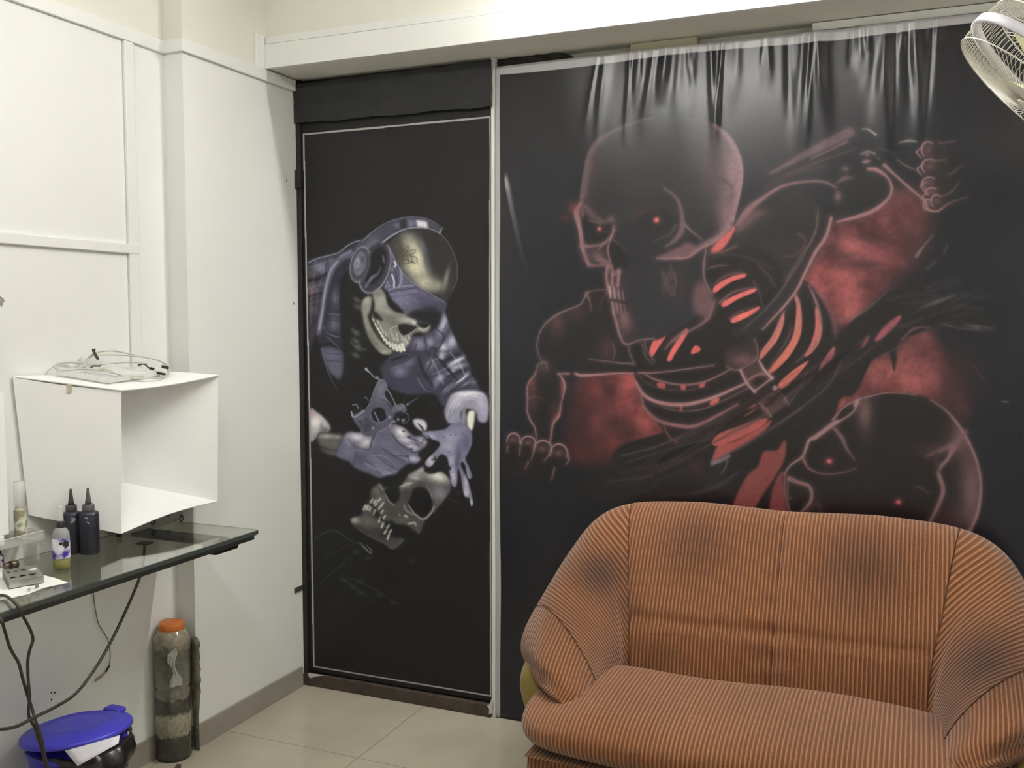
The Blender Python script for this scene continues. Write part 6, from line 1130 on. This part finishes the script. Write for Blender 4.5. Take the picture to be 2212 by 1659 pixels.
c = gz(57, 1268); tag(MB().tube([c+up*.006+Vector((-.002, -.02, 0)), c+up*.007+Vector((0, 0, 0)), c+up*.008+Vector((.002, .018, 0))], [.0006, .0012, .002], 8).build('metal_tip', M_chrome, None, True), 'thin metal tip lying in front of the steel ink holder', 'tip')
# machine grip and small bottle at the left edge
g0, g1 = gz(38, 1226), gz(8, 1232)
t = empty('machine_grip', g0+up*.01, 'brown metal tattoo machine grip lying behind the steel ink holder', 'tool'); M_gr = mat('bronze metal', srgb(120, 104, 84), .35, metal=.6, noise=.3, nscale=60)
MB().tube([g0+up*.011, g0.lerp(g1, .5)+up*.011], .0105, 16).build('grip', M_gr, t, True); MB().tube([g0.lerp(g1, .52)+up*.011, g1+up*.011], .007, 16).build('tube', M_gr, t, True); MB().tube([g0.lerp(g1, .45)+up*.011, g0.lerp(g1, .55)+up*.011], .0109, 16).build('collar', M_black, t, True)
c = gz(-2, 1226); c.z = ZG+.001; h_ = ony(2, 1183, c.y).z-ZG; t = empty('dropper_bottle', c, 'small bottle with black cap at the left edge of the shelf', 'bottle')
MB().lathe([(.012, 0), (.013, .002), (.013, h_*.55), (.006, h_*.68)], c, 24).build('body', flakes('printed label', srgb(90, 80, 90), srgb(210, 205, 215), 60), t, True); MB().lathe([(.0075, h_*.66), (.0075, h_*.9), (.005, h_)], c, 20).build('cap', M_black, t, True)
# ---------------------------------------------------------------- cables
M_cable = mat('dark cable', (.030, .026, .018, 1), .5)
def cab(name, pts, r, m_, lab, parent=None):
    o = MB().tube(pts, r, 10, sub=8).build(name, m_, None, True); tag(o, lab, 'cable'); return o
xs_ = [.09, .12, .15, .19, .24, .29, .31, .33, .34, .34]
pp = [(313, 1190), (309, 1222), (301, 1250), (275, 1312), (240, 1385), (205, 1445), (165, 1497), (120, 1527), (75, 1549), (30, 1571), (-30, 1578)]
xx = [.10, .12, .14, .18, .22, .26, .29, .31, .34, .36, .38]
pts = [onx(a, b_, x_) for (a, b_), x_ in zip(pp, xx)]
pts[0].z = ZG-.019
ca = cab('power_cable', pts, .0042, M_cable, 'dark cable curving down from under the glass shelf to the left edge')
pk = pts[0]
adp = empty('power_adapter', (pk.x, pk.y, ZG-.03), 'black plug hanging under the glass shelf at the end of the dark cable', 'plug')
MB().box((pk.x-.02, pk.y-.02, ZG-.0185), (pk.x+.02, pk.y+.02, ZG-.0125)).build('plug_body', M_black, adp, bevel=.002)
xf = XF+.012
pb = [gz(-40, 1280)+up*.006, gz(-5, 1290)+up*.006, gz(14, 1295)+up*.008, onx(36, 1310, xf-.002)+up*.004]+[onx(a, b_, x_) for a, b_, x_ in [(52, 1335, xf+.004), (66, 1362, xf+.006), (71, 1382, xf+.006), (64, 1405, xf+.004), (60, 1430, xf), (61, 1470, xf), (64, 1505, xf), (62, 1545, xf-.002), (75, 1572, xf-.004), (82, 1595, xf+.0), (92, 1625, xf+.0), (104, 1675, xf+.0)]]
cab('foot_switch_cable', pb, .0036, M_cable, 'dark cable hanging over the shelf edge, the right one of the crossing pair')
pc = [onx(a, b_, x_) for a, b_, x_ in [(-30, 1300, xf-.03), (0, 1336, xf+.004), (10, 1362, xf+.006), (22, 1400, xf+.004), (40, 1432, xf), (48, 1462, xf-.0), (58, 1497, xf-.010), (68, 1527, xf-.010), (77, 1558, xf+.006), (84, 1578, xf+.010), (92, 1605, xf+.010), (98, 1640, xf+.010), (110, 1680, xf+.010)]]
pc[0] = gz(-30, 1322)+up*.004
cab('clip_cord_cable', pc, .0036, M_cable, 'dark cable hanging over the shelf edge, the left one of the crossing pair')
pg = [onx(a, b_, PD+x_) for a, b_, x_ in [(205, 1262, .006), (202, 1280, .008), (205, 1310, .008), (212, 1345, .01), (224, 1366, .01), (234, 1385, .012), (238, 1415, .012), (236, 1438, .012)]]
gw = empty('thin_wire', pg[0], 'thin grey wire hanging on the wall under the glass shelf', 'cable')
pg[0].z = min(pg[0].z, ZG-.02)
MB().tube(pg, .0016, 8, sub=6).build('wire', mat('grey wire', srgb(120, 112, 98), .5), gw, True)
MB().tube([onx(236, 1438, PD+.012), onx(228, 1452, PD+.012)], .0034, 10).build('dark_sleeve', M_cable, gw, True)
MB().tube([onx(228, 1452, PD+.012), onx(218, 1462, PD+.012), onx(206, 1470, PD+.010)], [.003, .0045, .004], 10).build('jack', mat('clear jack', srgb(160, 152, 138), .3), gw, True)
# ---------------------------------------------------------------- blue bin
M_blue = mat('blue plastic', srgb(66, 62, 190), .38, noise=.08, nscale=6); M_bag = mat('black bin bag', (.014, .012, .013, 1), .28, bump=.6, bscale=30)
lc = onx(166, 1575, .105); RB = .149
bn = empty('dustbin', (lc.x, lc.y, 0), 'round blue plastic dustbin with tilted lid under the glass shelf', 'bin')
zr = lc.z-.018
MB().lathe([(.098, .0), (.104, .004), (.128, zr-.03), (.134, zr-.028), (.134, zr-.012), (.120, zr-.012)], (lc.x, lc.y, .0), 48).build('bucket', M_blue, bn, True)
tl = Matrix.Rotation(math.radians(-2), 3, 'X')@Matrix.Rotation(math.radians(-6), 3, 'Y')
ld_ = MB().lathe([(RB-.004, -.010), (RB, -.008), (RB, .0), (RB-.006, .006), (RB-.018, .006), (RB-.03, .012), (.09, .022), (.088, .0205), (.045, .0235), (.0, .0245)], lc, 56, tl).build('lid', M_blue, bn, True)
MB().box((lc.x-.030, lc.y+.120, lc.z-.004), (lc.x+.030, lc.y+.160, lc.z+.012)).build('lid_hinge', M_blue, ld_, bevel=.008)
# liner bag: pleated skirt bulging to the right
v = []; f = []; nA, nZ = 72, 10
for j in range(nZ):
    t = j/(nZ-1)
    for i in range(nA):
        a = i/nA*2*math.pi; side = max(0, math.cos(a+.1))**2
        r = .1365+.004*math.sin(a*13+2*t)+side*.030*math.sin(math.pi*min(1, t*1.15))+.002*math.sin(a*29)
        z = zr-.006-(.003+.115*max(0, math.cos(a+.05))**3)*t+.003*math.sin(a*9)
        v.append((lc.x+r*math.cos(a), lc.y+r*math.sin(a), z))
for j in range(nZ-1):
    for i in range(nA): f.append((j*nA+i, j*nA+(i+1) % nA, (j+1)*nA+(i+1) % nA, (j+1)*nA+i))
o = MB().add(v, f).build('bin_liner', M_bag, bn, True); sm = o.modifiers.new('s', 'SOLIDIFY'); sm.thickness = .0015; o['label'] = 'black plastic liner bulging out under the lid'
# paper under the lid
def bp_(a, b_, k): return Vector(CAM)+Vector(ray(a, b_))*k
kk = (lc-Vector(CAM)).dot(Vector(R@np.array([0, 0, 1])))/F
q = [bp_(140, 1622, kk*.945), bp_(259, 1588, kk*.955), bp_(256, 1606, kk*.945), bp_(168, 1655, kk*.935)]
sh = MB(); g = []
for i in range(7):
    for j in range(5):
        u, w_ = i/6, j/4; p = (q[0]*(1-u)+q[1]*u)*(1-w_)+(q[3]*(1-u)+q[2]*u)*w_; g.append(p+Vector((0, -.004*math.sin(u*3.1), 0)))
sh.add(g, [(i*5+j, (i+1)*5+j, (i+1)*5+j+1, i*5+j+1) for i in range(6) for j in range(4)]); o = sh.build('paper_sheet', mat('white paper', (.80, .77, .84, 1), .7), None, True); sm = o.modifiers.new('s', 'SOLIDIFY'); sm.thickness = .0006
tag(o, 'white sheet of paper sticking out from under the blue bin lid', 'paper')
# ---------------------------------------------------------------- tall plastic jar with orange lid
jc = Vector((-.012+.0, -.725, .0)); jc = onz(383, 1617, 0); 
print('jar', jc)
JR = .060; jc = Vector((jc.x+0.030, min(jc.y, PY-.012-JR-.014), 0)); zt = ony(384, 1345, jc.y).z
jar = empty('plastic_jar', jc, 'tall clear plastic jar with orange lid holding murky grey water, in the corner', 'jar')
m = mat('murky water jar', (.2, .2, .18, 1), .16, spec=.6, coat=.3); N = m.node_tree.nodes; Lk = m.node_tree.links; b = N['Principled BSDF']
ge = N.new('ShaderNodeNewGeometry'); sp = N.new('ShaderNodeSeparateXYZ'); Lk.new(ge.outputs['Position'], sp.inputs[0])
nt = N.new('ShaderNodeTexNoise'); nt.inputs['Scale'].default_value = 30; nt.inputs['Detail'].default_value = 6; Lk.new(ge.outputs['Position'], nt.inputs['Vector'])
ma = N.new('ShaderNodeMath'); ma.operation = 'MULTIPLY_ADD'; ma.inputs[1].default_value = .05; Lk.new(nt.outputs['Fac'], ma.inputs[0]); Lk.new(sp.outputs[2], ma.inputs[2])
rp = N.new('ShaderNodeValToRGB'); rp.color_ramp.interpolation = 'LINEAR'; e = rp.color_ramp.elements
mrr = N.new('ShaderNodeMapRange'); mrr.inputs[1].default_value = .0; mrr.inputs[2].default_value = .55; Lk.new(ma.outputs[0], mrr.inputs[0]); Lk.new(mrr.outputs[0], rp.inputs[0])
stops = [(0, (52, 50, 46)), (.20, (50, 49, 44)), (.215, (108, 104, 90)), (.33, (120, 116, 100)), (.345, (54, 52, 46)), (.43, (58, 56, 50)), (.44, (98, 94, 84)), (.47, (90, 87, 78)), (.50, (100, 98, 88)), (.62, (84, 83, 76)), (.72, (78, 77, 70)), (.80, (120, 112, 98)), (.92, (142, 132, 116))]
e[0].position = 0; e[0].color = srgb(*stops[0][1]); e[1].position = 1; e[1].color = srgb(150, 140, 124)
for p_, c_ in stops[1:]: k = rp.color_ramp.elements.new(p_); k.color = srgb(*[min(255, q_*1.22) for q_ in c_])
n5 = N.new('ShaderNodeTexNoise'); n5.inputs['Scale'].default_value = 60; Lk.new(ge.outputs['Position'], n5.inputs['Vector'])
mm = N.new('ShaderNodeMapRange'); mm.inputs[1].default_value = .35; mm.inputs[2].default_value = .65; mm.inputs[3].default_value = .8; mm.inputs[4].default_value = 1.15; Lk.new(n5.outputs['Fac'], mm.inputs[0])
mx = N.new('ShaderNodeMix'); mx.data_type = 'RGBA'; mx.blend_type = 'MULTIPLY'; mx.inputs[0].default_value = 1; Lk.new(rp.outputs[0], mx.inputs[6]); Lk.new(mm.outputs[0], mx.inputs[7]); Lk.new(mx.outputs[2], b.inputs['Base Color'])
k = zt/.45
MB().lathe([(JR*.8, .0), (JR*.97, .006), (JR, .02), (JR*.975, .04*k), (JR, .05*k), (JR*.975, .065*k), (JR, .075*k), (JR*.97, .09*k), (JR*.99, .10*k), (JR*.985, .15*k), (JR*.93, .158*k), (JR*.95, .165*k), (JR*.95, .195*k), (JR*.9, .202*k), (JR*.955, .21*k), (JR*.95, .228*k), (JR*.86, .235*k), (JR*.98, .245*k), (JR*.99, .36*k), (JR*1.02, .385*k), (JR*.96, .405*k), (JR*.72, .425*k), (JR*.62, .43*k)], jc, 44).build('jar_body', m, jar, True)
M_or = mat('orange lid plastic', srgb(206, 116, 52), .4, noise=.12, nscale=30)
tl = Matrix.Rotation(math.radians(4), 3, 'Y'); MB().lathe([(JR*.66, .0), (JR*.69, .003), (JR*.68, .022), (JR*.62, .027), (0.0001, .027)], jc+Vector((0, 0, .424*k)), 40, tl).build('screw_lid', M_or, jar, True)
# crumpled clear label on the jar front
a0 = math.atan2(CAM[1]-jc.y, CAM[0]-jc.x); g = []; rr_ = np.random.RandomState(2)
for i in range(6):
    for j in range(7):
        wj = [.34, .30, .12, .07, .20, .26, .08][j]; oj = [.10, .16, .10, .02, -.10, -.02, .08][j]; a = a0+.05+oj+wj*(i-2.5)/2.5; z = (.255+.125*j/6+.006*(rr_.rand()-.5))*k; r = JR*1.01+.0015+.005*rr_.rand(); g.append((jc.x+r*math.cos(a), jc.y+r*math.sin(a), z))
MB().add(g, [(i*7+j, (i+1)*7+j, (i+1)*7+j+1, i*7+j+1) for i in range(5) for j in range(6)]).build('torn_label', mat('shiny torn film', (.36, .36, .34, 1), .2, spec=.9), jar)
# black bubble-textured pouch behind the jar
pc_ = Vector((jc.x+.040, PY-.016, 0))
v = []; f = []; n = 26
for j in range(n):
    z = .085+.315*j/(n-1)
    for i in range(14):
        a = i/14*2*math.pi; rr = .019*(.6+.4*min(1, max(0, (z-.12)/.08)))*(1+.25*math.sin(j*1.9+i*2.3)*(z > .2)) if j not in (0, n-1) else .012
        v.append((pc_.x+rr*math.cos(a), min(PY-.012-.0+0*rr, pc_.y-.004+.5*rr*math.sin(a)), z))
for j in range(n-1):
    for i in range(14): f.append((j*14+i, j*14+(i+1) % 14, (j+1)*14+(i+1) % 14, (j+1)*14+i))
f += [tuple(range(13, -1, -1)), tuple((n-1)*14+i for i in range(14))]
v2 = [(x, y, z-.085+.0) if z < .086 else (x, y, z) for x, y, z in v]
tag(MB().add(v2, f).build('plastic_pouch', mat('dark dirty film', srgb(112, 108, 94), .2, noise=.5, nscale=50), None, True), 'narrow dark crumpled plastic pouch standing between the jar and the wall', 'pouch')
# small printed scraps on the floor
for pts, lab in [([(336, 1638), (350, 1635), (360, 1640), (345, 1644)], 'small dark printed sticker on the floor beside the jar foot'), ([(376, 1659), (382, 1650), (392, 1651), (390, 1662)], 'small dark printed sticker on the floor at the bottom edge, in front of the jar')]:
    q = [onz(a, b_, .0006) for a, b_ in pts]; tag(MB().quadbox(q, -.0005 if False else .0004).build('floor_sticker', mat('dark sticker', srgb(70, 60, 46), .6)), lab, 'sticker')
